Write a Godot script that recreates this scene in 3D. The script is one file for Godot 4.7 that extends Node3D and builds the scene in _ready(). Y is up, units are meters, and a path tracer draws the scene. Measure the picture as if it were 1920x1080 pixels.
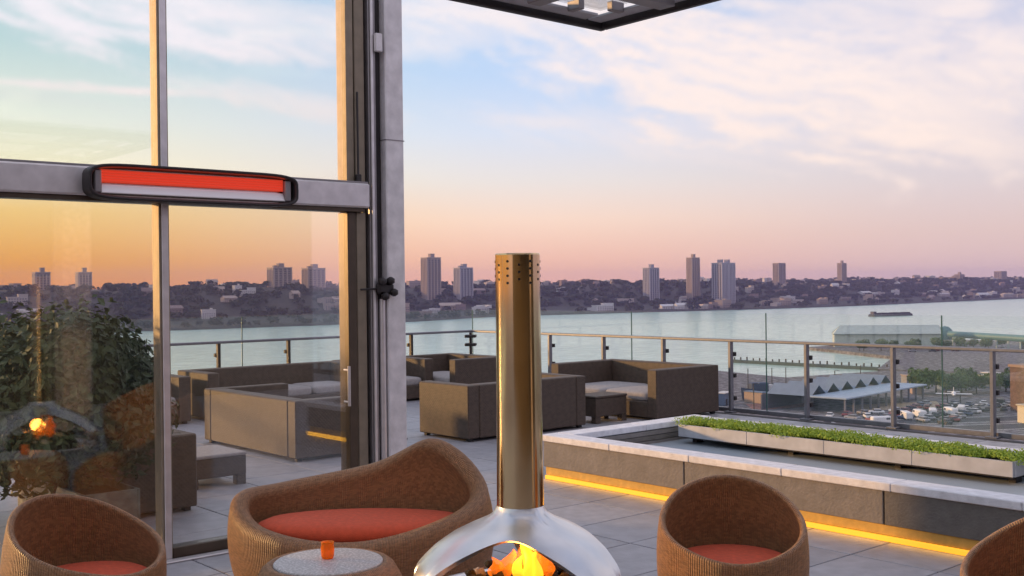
extends Node3D
# A roof terrace at dusk: window wall with heater, wicker seats round a fire pit, reflecting pool, river and far shore.

const EYE := 1.8
const WATER_Y := -38.2
const LAND_Y := -36.2
var M := {}
var taken := {}
var rng := RandomNumberGenerator.new()
var T := {}

# ------------------------------------------------------------------ names and metas
func numbered(called):
	if not taken.has(called):
		taken[called] = 0
		return called
	taken[called] += 1
	return "%s_%03d" % [called, taken[called]]

func tag(o, label = "", category = "", group = "", kind = ""):
	if label: o.set_meta("label", label)
	if category: o.set_meta("category", category)
	if group: o.set_meta("group", group)
	if kind: o.set_meta("kind", kind)
	return o

func thing(called, label, category, at = Vector3.ZERO, turn = 0.0, group = ""):
	var o = Node3D.new()
	o.name = numbered(called)
	add_child(o)
	o.position = at
	o.rotation.y = turn
	return tag(o, label, category, group)

func part(called, mesh, material, parent, at = Vector3.ZERO, turn = 0.0):
	var o = MeshInstance3D.new()
	o.name = called if parent != self else numbered(called)
	o.mesh = mesh
	o.material_override = material
	parent.add_child(o, true)
	o.position = at
	o.rotation.y = turn
	return o

func setting(called, mesh, material, at = Vector3.ZERO):
	return tag(part(called, mesh, material, self, at), "", "", "", "structure")

func copy(o, label, at, turn = 0.0, size = 1.0, group = ""):
	var c = o.duplicate()
	c.name = numbered(str(o.name).rstrip("0123456789").trim_suffix("_"))
	add_child(c)
	c.position = at
	c.rotation.y = turn
	c.scale = Vector3.ONE * size
	return tag(c, label, "", group)

# ------------------------------------------------------------------ mesh collector
class Bag:
	var v := PackedVector3Array()
	var n := PackedVector3Array()
	var uv := PackedVector2Array()
	var idx := PackedInt32Array()

	func tri(a, b, c, out):
		var nn = (b - a).cross(c - a)
		if nn.length_squared() < 1e-20: return
		nn = nn.normalized()
		if nn.dot(out) < 0:
			nn = -nn
			var t = b
			b = c
			c = t
		var k = v.size()
		for p in [a, b, c]:
			v.append(p)
			n.append(nn)
			uv.append(Vector2.ZERO)
		idx.append_array(PackedInt32Array([k, k + 2, k + 1]))

	func quad(a, b, c, d, out):
		tri(a, b, c, out)
		tri(a, c, d, out)

	func box(c, s, bev = 0.0, basis = Basis()):
		var h = s * 0.5
		var b = minf(bev, minf(h.x, minf(h.y, h.z)) * 0.9)
		var axes = [Vector3.RIGHT, Vector3.UP, Vector3.BACK]
		var P = func(x, y, z): return c + basis * Vector3(x, y, z)
		for a in 3:
			for sg in [-1.0, 1.0]:
				var u = (a + 1) % 3
				var w = (a + 2) % 3
				var q = []
				for e in [[-1, -1], [1, -1], [1, 1], [-1, 1]]:
					var p = Vector3.ZERO
					p[a] = sg * h[a]
					p[u] = e[0] * (h[u] - b)
					p[w] = e[1] * (h[w] - b)
					q.append(c + basis * p)
				quad(q[0], q[1], q[2], q[3], basis * (axes[a] * sg))
		if b <= 0.0: return
		for a in 3:
			var u = (a + 1) % 3
			var w = (a + 2) % 3
			for su in [-1.0, 1.0]:
				for sw in [-1.0, 1.0]:
					var p0 = Vector3.ZERO
					var p1 = Vector3.ZERO
					p0[u] = su * h[u]
					p0[w] = sw * (h[w] - b)
					p1[u] = su * (h[u] - b)
					p1[w] = sw * h[w]
					var lo = Vector3.ZERO
					lo[a] = -(h[a] - b)
					var o = Vector3.ZERO
					o[u] = su
					o[w] = sw
					quad(c + basis * (p0 + lo), c + basis * (p0 - lo), c + basis * (p1 - lo), c + basis * (p1 + lo), basis * o)
		for sx in [-1.0, 1.0]:
			for sy in [-1.0, 1.0]:
				for sz in [-1.0, 1.0]:
					tri(P.call(sx * h.x, sy * (h.y - b), sz * (h.z - b)), P.call(sx * (h.x - b), sy * h.y, sz * (h.z - b)), P.call(sx * (h.x - b), sy * (h.y - b), sz * h.z), basis * Vector3(sx, sy, sz))

	func bar(a, b, wide, deep, bev = 0.0):
		var d = b - a
		var z = d.normalized()
		var up = Vector3.UP if absf(z.y) < 0.95 else Vector3.RIGHT
		var x = up.cross(z).normalized()
		var y = z.cross(x)
		box((a + b) * 0.5, Vector3(wide, deep, d.length()), bev, Basis(x, y, z))

	# rows of points, smooth; wrap joins last column to first; flip turns it inside out
	func grid(rows, wrap = false, flip = false, us = 1.0, vs = 1.0):
		var base = v.size()
		var R = rows.size()
		var C = rows[0].size()
		var cols = C + (1 if wrap else 0)
		var acc = []
		for r in R:
			var line = []
			for c in C: line.append(Vector3.ZERO)
			acc.append(line)
		for r in R - 1:
			for c in (C if wrap else C - 1):
				var c2 = (c + 1) % C
				var nn = (rows[r][c2] - rows[r][c]).cross(rows[r + 1][c] - rows[r][c]) + (rows[r + 1][c] - rows[r + 1][c2]).cross(rows[r][c2] - rows[r + 1][c2])
				acc[r][c] += nn
				acc[r][c2] += nn
				acc[r + 1][c] += nn
				acc[r + 1][c2] += nn
		var along = 0.0
		for r in R:
			if r > 0: along += rows[r][0].distance_to(rows[r - 1][0])
			for c in cols:
				v.append(rows[r][c % C])
				var q = acc[r][c % C]
				q = q.normalized() if q.length_squared() > 1e-18 else Vector3.UP
				n.append(-q if flip else q)
				uv.append(Vector2(us * c / float(C), vs * along))
		for r in R - 1:
			for c in cols - 1:
				var a = base + r * cols + c
				var b = a + 1
				var d = a + cols
				var e = d + 1
				if flip: idx.append_array(PackedInt32Array([a, b, d, b, e, d]))
				else: idx.append_array(PackedInt32Array([a, d, b, b, d, e]))

	func lathe(profile, seg, at = Vector3.ZERO, us = 1.0, vs = 1.0):
		var rows = []
		for p in profile:
			var line = []
			for k in seg:
				var t = TAU * k / seg
				line.append(at + Vector3(cos(t) * p.x, p.y, sin(t) * p.x))
			rows.append(line)
		grid(rows, true, true, us, vs)

	func tube(a, b, r, seg = 10):
		var z = (b - a).normalized()
		var x = (Vector3.UP if absf(z.y) < 0.95 else Vector3.RIGHT).cross(z).normalized()
		var y = z.cross(x)
		for k in seg:
			var t0 = TAU * k / seg
			var t1 = TAU * (k + 1) / seg
			var d0 = x * cos(t0) + y * sin(t0)
			var d1 = x * cos(t1) + y * sin(t1)
			var base = v.size()
			for e in [[a, d0], [a, d1], [b, d1], [b, d0]]:
				v.append(e[0] + e[1] * r)
				n.append(e[1])
				uv.append(Vector2.ZERO)
			idx.append_array(PackedInt32Array([base, base + 2, base + 1, base, base + 3, base + 2]))
			tri(a, a + d0 * r, a + d1 * r, -z)
			tri(b, b + d0 * r, b + d1 * r, z)

	func mesh():
		var arr = []
		arr.resize(Mesh.ARRAY_MAX)
		arr[Mesh.ARRAY_VERTEX] = v
		arr[Mesh.ARRAY_NORMAL] = n
		arr[Mesh.ARRAY_TEX_UV] = uv
		arr[Mesh.ARRAY_INDEX] = idx
		var m = ArrayMesh.new()
		m.add_surface_from_arrays(Mesh.PRIMITIVE_TRIANGLES, arr)
		return m

func cbox(s, bev = 0.004, c = Vector3.ZERO):
	var b = Bag.new()
	b.box(c, s, bev)
	return b.mesh()

# box given by its low and high corners
func span(called, lo, hi, material, parent, bev = 0.004):
	return part(called, cbox(hi - lo, bev), material, parent, (lo + hi) * 0.5)

# ------------------------------------------------------------------ materials
func col(r, g, b): return Color(r, g, b).linear_to_srgb()

func mat(r, g, b, rough = 0.7, metal = 0.0):
	var m = StandardMaterial3D.new()
	m.albedo_color = col(r, g, b)
	m.roughness = rough
	m.metallic = metal
	return m

func noise_tex(freq, lo, hi, size = 512, seed_ = 1, octaves = 5, kind = FastNoiseLite.TYPE_SIMPLEX_SMOOTH):
	var n = FastNoiseLite.new()
	n.seed = seed_
	n.frequency = freq
	n.noise_type = kind
	n.fractal_octaves = octaves
	var t = NoiseTexture2D.new()
	t.width = size
	t.height = size
	t.seamless = true
	t.noise = n
	var g = Gradient.new()
	g.set_color(0, Color(lo, lo, lo))
	g.set_color(1, Color(hi, hi, hi))
	t.color_ramp = g
	return t

func grainy(m, tex, scale, bump = null, bump_cm = 0.0, world = true):
	m.albedo_texture = tex
	m.uv1_triplanar = true
	m.uv1_world_triplanar = world
	m.uv1_scale = Vector3.ONE * scale
	if bump:
		m.heightmap_enabled = true
		m.heightmap_texture = bump
		m.heightmap_scale = bump_cm
	return m

func weave_images(cols, rows, size, spread, seed_, ribs = 0.0):
	var r = RandomNumberGenerator.new()
	r.seed = seed_
	var tone = []
	for k in rows * cols: tone.append(1.0 - spread * r.randf())
	var a = Image.create(size, size, false, Image.FORMAT_RGB8)
	var h = Image.create(size, size, false, Image.FORMAT_RGB8)
	for y in size:
		for x in size:
			var fx = float(x) / size * cols
			var fy = float(y) / size * rows
			var cx = int(fx)
			var cy = int(fy)
			var over = (cx + cy) % 2 == 0
			var ux = fx - cx - 0.5
			var uy = fy - cy - 0.5
			var across = sqrt(maxf(0.0, 1.0 - pow(absf(uy) * 2.0, 2.5)))
			var along = cos(ux * PI)
			var hh = across * (0.35 + (0.65 if over else -0.2) * along)
			if ribs > 0.0: hh = lerpf(hh, along * (0.85 + 0.15 * across), ribs)
			hh = clampf(hh, 0.0, 1.0)
			var t = tone[cy * cols + (cx if over else (cx + 1) % cols)] * (0.93 + 0.07 * sin(float(x) * 1.3 + cy * 4.0))
			a.set_pixel(x, y, Color(t, t * 0.985, t * 0.96))
			h.set_pixel(x, y, Color(hh, hh, hh))
	return [ImageTexture.create_from_image(a), ImageTexture.create_from_image(h)]

func glow(r, g, b, energy):
	var m = StandardMaterial3D.new()
	m.albedo_color = col(r * 0.6, g * 0.6, b * 0.6)
	m.emission_enabled = true
	m.emission = col(r, g, b)
	m.emission_energy_multiplier = energy
	m.roughness = 0.5
	return m

func glass(r, g, b, alpha):
	var m = StandardMaterial3D.new()
	var c = col(r, g, b)
	c.a = alpha
	m.albedo_color = c
	m.transparency = BaseMaterial3D.TRANSPARENCY_ALPHA
	m.roughness = 0.0
	return m

func make_materials():
	T.fine = noise_tex(0.01, 0.86, 1.0, 512, 3, 6)
	T.coarse = noise_tex(0.012, 0.62, 1.0, 512, 5, 5)
	T.bump = noise_tex(0.05, 0.0, 1.0, 512, 8, 5)
	T.brushed = noise_tex(0.006, 0.9, 1.0, 512, 11, 3)
	var w = weave_images(10, 20, 400, 0.2, 4, 0.75)
	var s = weave_images(12, 12, 240, 0.14, 9)
	M.wicker = mat(0.50, 0.26, 0.125, 0.45)
	M.wicker.albedo_texture = w[0]
	M.wicker.heightmap_enabled = true
	M.wicker.heightmap_texture = w[1]
	M.wicker.heightmap_scale = 0.6
	M.sofa = mat(0.105, 0.074, 0.057, 0.6)
	grainy(M.sofa, s[0], 4.3, s[1], 0.2)
	M.seat = grainy(mat(0.40, 0.365, 0.36, 0.95), T.fine, 3.0, T.bump, 0.2)
	M.cushion = grainy(mat(0.76, 0.105, 0.04, 0.85), T.fine, 4.0, T.bump, 0.25)
	M.cushion.rim_enabled = true
	M.cushion.rim = 0.4
	M.alu = grainy(mat(0.74, 0.71, 0.72, 0.42, 0.65), T.brushed, 2.0)
	M.alu_sunset_tint = grainy(mat(0.30, 0.25, 0.19, 0.6, 0.5), T.brushed, 2.0)  # aluminium with the golden sunset light mixed into its colour
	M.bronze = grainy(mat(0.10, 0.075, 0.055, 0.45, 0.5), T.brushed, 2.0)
	M.dark = grainy(mat(0.035, 0.03, 0.032, 0.5, 0.3), T.fine, 3.0)
	M.column = grainy(mat(0.82, 0.79, 0.81, 0.5), T.fine, 1.3, T.bump, 0.05)
	M.grey_metal = grainy(mat(0.30, 0.28, 0.29, 0.45, 0.6), T.brushed, 2.0)
	M.post = grainy(mat(0.26, 0.26, 0.29, 0.4, 0.7), T.brushed, 3.0)
	M.pane = glass(0.55, 0.75, 0.65, 0.004)
	M.rail_glass = glass(0.45, 0.85, 0.68, 0.03)
	M.canopy_glass = glass(0.75, 0.75, 0.78, 0.05)
	M.steel = grainy(mat(0.74, 0.72, 0.70, 0.24, 1.0), T.brushed, 1.0)
	M.hood = grainy(mat(0.78, 0.78, 0.80, 0.30, 0.9), T.brushed, 1.5)
	M.brass = grainy(mat(0.76, 0.58, 0.34, 0.13, 1.0), T.brushed, 1.0)
	M.rock = grainy(mat(0.035, 0.03, 0.028, 0.8), T.coarse, 9.0, T.bump, 0.6)
	M.ash = grainy(mat(0.62, 0.58, 0.55, 0.85), T.coarse, 6.0, T.bump, 0.3)
	M.pale_stone = grainy(mat(0.60, 0.55, 0.55, 0.7), T.coarse, 2.2, T.bump, 0.2)
	M.coping = grainy(mat(0.84, 0.82, 0.86, 0.55), T.fine, 1.7, T.bump, 0.12)
	M.cladding = [grainy(mat(0.24, 0.215, 0.205, 0.75), T.fine, 1.2, T.bump, 0.25), grainy(mat(0.18, 0.16, 0.145, 0.75), T.fine, 1.5, T.bump, 0.25), grainy(mat(0.25, 0.225, 0.215, 0.75), T.fine, 0.9, T.bump, 0.25)]
	M.tile = []
	for k in 5:
		var q = [0.37, 0.34, 0.40, 0.355, 0.385][k]
		var t = grainy(mat(q, q * 0.975, q * 1.06, 0.5), T.fine, 0.7 + 0.13 * k, T.bump, 0.12)
		t.uv1_offset = Vector3(0.37 * k, 0.2 * k, 0.71 * k)
		M.tile.append(t)
	M.grout = mat(0.10, 0.095, 0.10, 0.9)
	M.trough = grainy(mat(0.50, 0.50, 0.53, 0.4, 0.3), T.brushed, 1.5)
	M.pool_lining = grainy(mat(0.16, 0.17, 0.20, 0.5), T.coarse, 1.0)
	M.planter = grainy(mat(0.17, 0.20, 0.19, 0.5, 0.2), T.coarse, 1.4)
	M.soil = grainy(mat(0.03, 0.022, 0.015, 1.0), T.coarse, 8.0, T.bump, 1.0)
	M.amber = glow(1.0, 0.44, 0.03, 0.95)
	M.amber_bounce = grainy(mat(0.75, 0.45, 0.10, 0.5), T.fine, 2.0)  # bounce from the light strip painted in as an amber colour
	M.leaf = []
	for c in [[0.04, 0.085, 0.02], [0.07, 0.12, 0.03], [0.022, 0.042, 0.014]]:
		var l = mat(c[0], c[1], c[2], 0.6)
		l.backlight_enabled = true
		l.backlight = col(0.06, 0.09, 0.02)
		M.leaf.append(l)
	M.shrub = mat(0.032, 0.058, 0.02, 0.65)
	M.sedum = mat(0.23, 0.34, 0.035, 0.6)
	M.sedum.backlight_enabled = true
	M.sedum.backlight = col(0.2, 0.25, 0.03)
	M.flame_core = glow(1.0, 0.44, 0.02, 1.35)
	M.flame_rim = glow(1.0, 0.20, 0.008, 0.85)
	for q in [[M.flame_core, 0.8], [M.flame_rim, 0.5]]:
		q[0].transparency = BaseMaterial3D.TRANSPARENCY_ALPHA
		q[0].albedo_color.a = q[1]
	M.bark = grainy(mat(0.09, 0.065, 0.045, 0.9), T.coarse, 4.0)

# ------------------------------------------------------------------ sky
func smooth(a, b, x):
	var t = clampf((x - a) / (b - a), 0.0, 1.0)
	return t * t * (3.0 - 2.0 * t)

func ramp(stops, e):
	for k in stops.size() - 1:
		if e <= stops[k + 1][0]:
			var t = clampf((e - stops[k][0]) / (stops[k + 1][0] - stops[k][0]), 0.0, 1.0)
			return stops[k][1].lerp(stops[k + 1][1], t)
	return stops[-1][1]

func lin(r, g, b):
	var c = Color(r / 255.0, g / 255.0, b / 255.0).srgb_to_linear()
	return Vector3(c.r, c.g, c.b)

func make_sky():
	var W = 2048
	var H = 1024
	var near_sun = [[0.0, lin(236, 146, 44)], [1.5, lin(242, 168, 62)], [4.0, lin(244, 204, 126)], [6.0, lin(246, 238, 200)], [8.5, lin(222, 230, 212)], [12.0, lin(180, 208, 206)], [25.0, lin(150, 190, 222)], [90.0, lin(105, 145, 205)]]
	var middle = [[0.0, lin(234, 172, 146)], [1.5, lin(238, 188, 164)], [3.5, lin(240, 210, 190)], [5.5, lin(224, 216, 212)], [8.0, lin(206, 214, 230)], [11.0, lin(182, 204, 234)], [25.0, lin(158, 186, 220)], [90.0, lin(105, 145, 205)]]
	var right = [[0.0, lin(216, 182, 178)], [2.5, lin(216, 190, 184)], [5.0, lin(212, 200, 202)], [8.0, lin(202, 199, 212)], [12.0, lin(190, 194, 216)], [25.0, lin(160, 184, 216)], [90.0, lin(105, 145, 205)]]
	var behind = [[0.0, lin(186, 164, 180)], [6.0, lin(196, 174, 190)], [14.0, lin(176, 182, 210)], [30.0, lin(150, 176, 216)], [90.0, lin(105, 145, 205)]]
	var n1 = FastNoiseLite.new()
	n1.seed = 21
	n1.frequency = 1.0
	n1.fractal_octaves = 6
	n1.fractal_gain = 0.55
	var n2 = FastNoiseLite.new()
	n2.seed = 77
	n2.frequency = 1.0
	n2.fractal_octaves = 4
	# cloud banks: azimuth and height of the middle, half length and half thickness (degrees), tilt, strength
	var banks = [[20.5, 14.2, 9.0, 1.7, -4.0, 1.0], [31.5, 13.0, 4.5, 0.9, -8.0, 0.7], [27.5, 12.1, 3.4, 0.6, -6.0, 0.95], [29.0, 9.6, 5.0, 0.5, -9.0, 0.55], [21.0, 9.9, 6.0, 0.16, -1.0, 0.8],
		[40.0, 14.2, 6.0, 1.3, -9.0, 0.75], [47.5, 13.4, 6.0, 1.2, -14.0, 0.9], [54.0, 10.3, 10.5, 2.7, -12.0, 1.0], [60.0, 7.7, 6.0, 0.9, -14.0, 0.95], [58.5, 9.3, 7.5, 1.0, -3.0, 0.8], [62.5, 12.8, 4.0, 1.0, 42.0, 0.75], [42.5, 8.6, 3.0, 0.35, -2.0, 0.4],
		[66.0, 10.5, 5.0, 1.9, 8.0, 0.8], [58.0, 13.2, 8.0, 1.4, 10.0, 0.6], [36.0, 13.6, 5.0, 1.0, -6.0, 0.6], [50.0, 7.4, 9.0, 0.8, -8.0, 0.3]]
	var data = PackedFloat32Array()
	data.resize(W * H * 3)
	var cloud_low = lin(242, 214, 184)
	var cloud_high = lin(234, 228, 231)
	var cloud_pink = lin(236, 219, 213)
	for y in H:
		var el = 90.0 - (y + 0.5) / H * 180.0
		if el < -0.4:
			for x in W:
				var k0 = (y * W + x) * 3
				data[k0] = 0.20
				data[k0 + 1] = 0.22
				data[k0 + 2] = 0.25
			continue
		el = maxf(el, 0.0)
		var cn = ramp(near_sun, el)
		var cm = ramp(middle, el)
		var cr = ramp(right, el)
		var cb = ramp(behind, el)
		for x in W:
			var az = wrapf((x + 0.5) / W * 360.0, -180.0, 180.0)   # 0 = -z, growing to +x
			var d = absf(wrapf(az + 32.0, -180.0, 180.0))   # away from the sun's azimuth
			var c = cn.lerp(cm, smooth(46.0, 75.0, d))
			c = c.lerp(cr, smooth(72.0, 98.0, d))
			c = c.lerp(cb, smooth(98.0, 155.0, d))
			c = c * (1.0 + 0.22 * (1.0 - smooth(0.0, 40.0, Vector2(d, el * 1.6).length())))
			# clouds: wisps stretched along the horizon, drawn on a plane overhead so that they shrink towards it
			var ar = deg_to_rad(az)
			var er = deg_to_rad(el)
			var far = 1.0 / (sin(er) + 0.09)
			var px = sin(ar) * cos(er) * far
			var pz = -cos(ar) * cos(er) * far
			var warp = n2.get_noise_2d(px * 0.5, pz * 0.5)
			var w1 = n1.get_noise_2d(px * 0.55 + pz * 0.3 + warp * 0.8, pz * 1.15 - px * 0.5 + warp)
			var cov = smooth(-0.35, 0.45, w1 + 0.12) * smooth(14.0, 24.0, el)  # high cloud cover, out of view, thickened to brighten the terrace
			if el < 22.0 and az > 2.0 and az < 80.0:
				var along = az * 0.97 - el * 0.24 + warp * 3.0
				var over = el * 0.97 + az * 0.24 + warp * 1.2
				var f1 = n1.get_noise_2d(along * 0.13 + 9.0, over * 0.75)
				var f2 = n1.get_noise_2d(along * 0.30 + 40.0, over * 1.9)
				for b in banks:
					var dx = az - b[0]
					var dy = el - b[1]
					var a = deg_to_rad(b[4])
					var s = (dx * cos(a) + dy * sin(a)) / b[2]
					var t = (-dx * sin(a) + dy * cos(a)) / b[3]
					t += f1 * 1.1
					s += f2 * 0.35
					var q = s * s + t * t
					if q < 2.6:
						cov = maxf(cov, b[5] * (1.0 - smooth(0.0, 2.6, q)) * clampf(0.9 + f2 * 0.5 + f1 * 0.35, 0.0, 1.1))
			elif el < 22.0:
				cov = maxf(cov, 0.8 * smooth(0.05, 0.5, w1) * smooth(4.0, 9.0, el))
			c *= 0.95
			var cc = cloud_low.lerp(cloud_high, smooth(4.0, 13.0, el)).lerp(cloud_pink, smooth(52.0, 82.0, d) * 0.8)
			c = c.lerp(cc, clampf(cov, 0.0, 0.96))
			var k = (y * W + x) * 3
			data[k] = c.x
			data[k + 1] = c.y
			data[k + 2] = c.z
	var im = Image.create_from_data(W, H, false, Image.FORMAT_RGBF, data.to_byte_array())
	var pm = PanoramaSkyMaterial.new()
	pm.panorama = ImageTexture.create_from_image(im)
	var sky = Sky.new()
	sky.sky_material = pm
	return sky

func _ready():
	rng.seed = 12
	# ---------------- camera
	var cam = Camera3D.new()
	cam.name = "camera"
	add_child(cam)
	cam.position = Vector3(0, EYE, 0)
	cam.rotation_order = EULER_ORDER_YXZ
	cam.rotation_degrees = Vector3(-0.0465, -40.801, -0.687)
	cam.fov = 29.5
	cam.near = 0.05
	cam.far = 20000.0
	cam.current = true
	# ---------------- sky and exposure
	var we = WorldEnvironment.new()
	we.name = "environment"
	var env = Environment.new()
	env.background_mode = Environment.BG_SKY
	env.sky = make_sky()
	env.tonemap_mode = Environment.TONE_MAPPER_LINEAR
	env.tonemap_exposure = 1.24
	env.sdfgi_enabled = true
	env.ssao_enabled = true
	env.ssil_enabled = true
	env.fog_enabled = true
	env.fog_density = 0.00012
	env.fog_light_color = Color(0.72, 0.72, 1.0)
	we.environment = env
	add_child(we)
	# ---------------- sun, low at the left beyond the window wall
	var sun = DirectionalLight3D.new()
	sun.name = "sun"
	add_child(sun)
	var to_sun = Vector3(-sin(deg_to_rad(30.0)), tan(deg_to_rad(8.0)), -cos(deg_to_rad(30.0))).normalized()
	sun.look_at_from_position(Vector3.ZERO, -to_sun)
	sun.light_color = Color(1.0, 0.78, 0.50)
	sun.light_energy = 1.1
	sun.light_angular_distance = 3.0
	sun.shadow_enabled = true

	make_materials()
	build_far()
	build_bank()
	build_terrace()
	build_window_wall()
	build_canopy()
	build_railing()
	build_pool()
	build_sofas()
	build_planter()
	build_wicker()
	build_fire_pit()

# ------------------------------------------------------------------ the far shore
const SHORE := [[-4000.0, -1500.0], [-1500.0, -1420.0], [-300.0, -1330.0], [196.0, -1210.0], [318.0, -1130.0], [465.0, -1062.0], [653.0, -1060.0], [740.0, -1052.0], [960.0, -1140.0], [1041.0, -1127.0], [1241.0, -1096.0], [1433.0, -1056.0], [1640.0, -1044.0], [2093.0, -1079.0], [2492.0, -1112.0], [3195.0, -1050.0], [4600.0, -1000.0], [9000.0, -900.0]]

func shore_z(x):
	for k in SHORE.size() - 1:
		if x <= SHORE[k + 1][0]:
			return lerpf(SHORE[k][1], SHORE[k + 1][1], clampf((x - SHORE[k][0]) / (SHORE[k + 1][0] - SHORE[k][0]), 0.0, 1.0))
	return SHORE[-1][1]

var hill_noise: FastNoiseLite

func hill_y(x, s):   # s metres behind the shore line
	var far = [[0.0, -39.5], [6.0, -36.0], [70.0, -33.0], [130.0, -28.0], [210.0, -10.0], [300.0, 1.0], [520.0, 5.0], [1400.0, 6.0], [6000.0, 0.0]]
	var y = -39.5
	for k in far.size() - 1:
		if s <= far[k + 1][0]:
			y = lerpf(far[k][1], far[k + 1][1], (s - far[k][0]) / (far[k + 1][0] - far[k][0]))
			break
	var lift = clampf(s / 300.0, 0.0, 1.0) * (1.0 + smooth(1300.0, 2400.0, x) * 0.5)
	return y + hill_noise.get_noise_2d(x, s) * 9.0 * lift

func clump(seed_, leaves, rx, ry, size, lobes = 5):
	# a crown of many leaf-sized faces gathered in lobes
	var r = RandomNumberGenerator.new()
	r.seed = seed_
	var b = Bag.new()
	var cs = []
	for k in lobes:
		var t = TAU * (k + r.randf() * 0.6) / lobes
		var d = 0.0 if k == 0 else r.randf_range(0.3, 0.62)
		cs.append([Vector3(cos(t) * rx * d, ry * r.randf_range(-0.35, 0.5), sin(t) * rx * d), r.randf_range(0.42, 0.62)])
	for k in leaves:
		var c = cs[r.randi() % lobes]
		var d = Vector3(r.randfn(), r.randfn(), r.randfn()).normalized()
		var p = c[0] + Vector3(d.x * rx, d.y * ry, d.z * rx) * c[1] * pow(r.randf(), 0.35)
		var nrm = (d + Vector3(r.randfn(), r.randfn() + 0.4, r.randfn()) * 0.5).normalized()
		var u = nrm.cross(Vector3(r.randfn(), r.randfn(), r.randfn())).normalized()
		var w = nrm.cross(u)
		var s = size * r.randf_range(0.6, 1.3)
		b.quad(p - u * s, p - w * s * 0.55 + nrm * s * 0.12, p + u * s, p + w * s * 0.55 + nrm * s * 0.12, nrm)
	return b.mesh()

func low_house(kind):
	var b = Bag.new()
	match kind:
		0:   # flat block with parapet and stair head
			b.box(Vector3(0, 0.5, 0), Vector3(1.0, 1.0, 0.6))
			b.box(Vector3(0, 1.03, 0), Vector3(1.04, 0.08, 0.64))
			b.box(Vector3(0.2, 1.14, 0), Vector3(0.18, 0.16, 0.2))
		1:   # gabled
			b.box(Vector3(0, 0.35, 0), Vector3(1.0, 0.7, 0.6))
			for s in [-1.0, 1.0]:
				b.quad(Vector3(-0.54, 0.66, s * 0.36), Vector3(0.54, 0.66, s * 0.36), Vector3(0.54, 1.05, 0), Vector3(-0.54, 1.05, 0), Vector3(0, 1, s))
				b.tri(Vector3(s * 0.5, 0.7, -0.3), Vector3(s * 0.5, 0.7, 0.3), Vector3(s * 0.5, 1.03, 0), Vector3(s, 0, 0))
		2:   # stepped pair
			b.box(Vector3(-0.22, 0.38, 0), Vector3(0.56, 0.76, 0.6))
			b.box(Vector3(0.27, 0.5, 0), Vector3(0.46, 1.0, 0.54))
			b.box(Vector3(0.27, 1.03, 0), Vector3(0.5, 0.07, 0.58))
			b.box(Vector3(-0.22, 0.79, 0), Vector3(0.6, 0.06, 0.64))
		3:   # long terrace of party walls
			for k in 6:
				var h = 0.8 + 0.2 * ((k * 7) % 3) * 0.5
				b.box(Vector3(-0.42 + k * 0.168, h * 0.5, 0), Vector3(0.16, h, 0.5))
				b.box(Vector3(-0.42 + k * 0.168, h + 0.03, 0), Vector3(0.17, 0.06, 0.53))
	# window bands, sunk as dark strips standing 1 per cent proud
	return b.mesh()

func windows_for(kind):
	var b = Bag.new()
	var depth = 0.302
	for f in 3:
		for k in 7:
			if kind == 1 and f == 2: continue
			b.box(Vector3(-0.4 + k * 0.133, 0.16 + f * 0.22, depth - 0.004), Vector3(0.06, 0.1, 0.012))
	return b.mesh()

func tower(label, base_y, top_y, wide, deep, x, s, m, shafts = 1, crown = 1):
	var z = shore_z(x) - s
	var t = thing("apartment_tower", label, "tower", Vector3(x, base_y, z), 0.0, "apartment towers on the far shore")
	var h = top_y - base_y
	var floors = int(h / 3.1)
	for q in shafts:
		var off = (q - (shafts - 1) * 0.5) * wide * 0.52
		var ww = wide if shafts == 1 else wide * 0.46
		var b = Bag.new()
		b.box(Vector3(off, h * 0.5, 0), Vector3(ww, h, deep))
		part("wall", b.mesh(), m[0], t)
		var p = Bag.new()
		for k in 5:
			var px = off + (k / 4.0 - 0.5) * (ww - 1.2)
			p.box(Vector3(px, h * 0.5 - 0.6, deep * 0.5 + 0.5), Vector3(1.4, h - 1.2, 1.0))
			var pz = (k / 4.0 - 0.5) * (deep - 1.2)
			p.box(Vector3(off - ww * 0.5 - 0.5, h * 0.5 - 0.6, pz), Vector3(1.0, h - 1.2, 1.4))
		part("pier", p.mesh(), m[1], t)
		var g = Bag.new()
		for f in floors:
			for k in 4:
				var wx = off + ((k + 0.5) / 4.0 - 0.5) * (ww - 1.2)
				g.box(Vector3(wx, f * 3.1 + 2.0, deep * 0.5 + 0.06), Vector3(ww * 0.13, 1.5, 0.12))
				var wz = ((k + 0.5) / 4.0 - 0.5) * (deep - 1.2)
				g.box(Vector3(off - ww * 0.5 - 0.06, f * 3.1 + 2.0, wz), Vector3(0.12, 1.5, deep * 0.13))
		tag(part("window", g.mesh(), M.far_window, t), "", "", "", "stuff")
		var r = Bag.new()
		r.box(Vector3(off, h + 0.7, 0), Vector3(ww + 1.4, 1.4, deep + 1.4))
		part("parapet", r.mesh(), m[1], t)
		if crown > 0:
			var c = Bag.new()
			c.box(Vector3(off + ww * 0.04, h + 4.0, 0), Vector3(ww * 0.3, 6.0, deep * 0.4))
			if crown > 1:
				c.box(Vector3(off - ww * 0.26, h + 2.6, 0), Vector3(ww * 0.18, 3.2, deep * 0.3))
			part("roof_block", c.mesh(), m[0], t)
	return t

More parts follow.
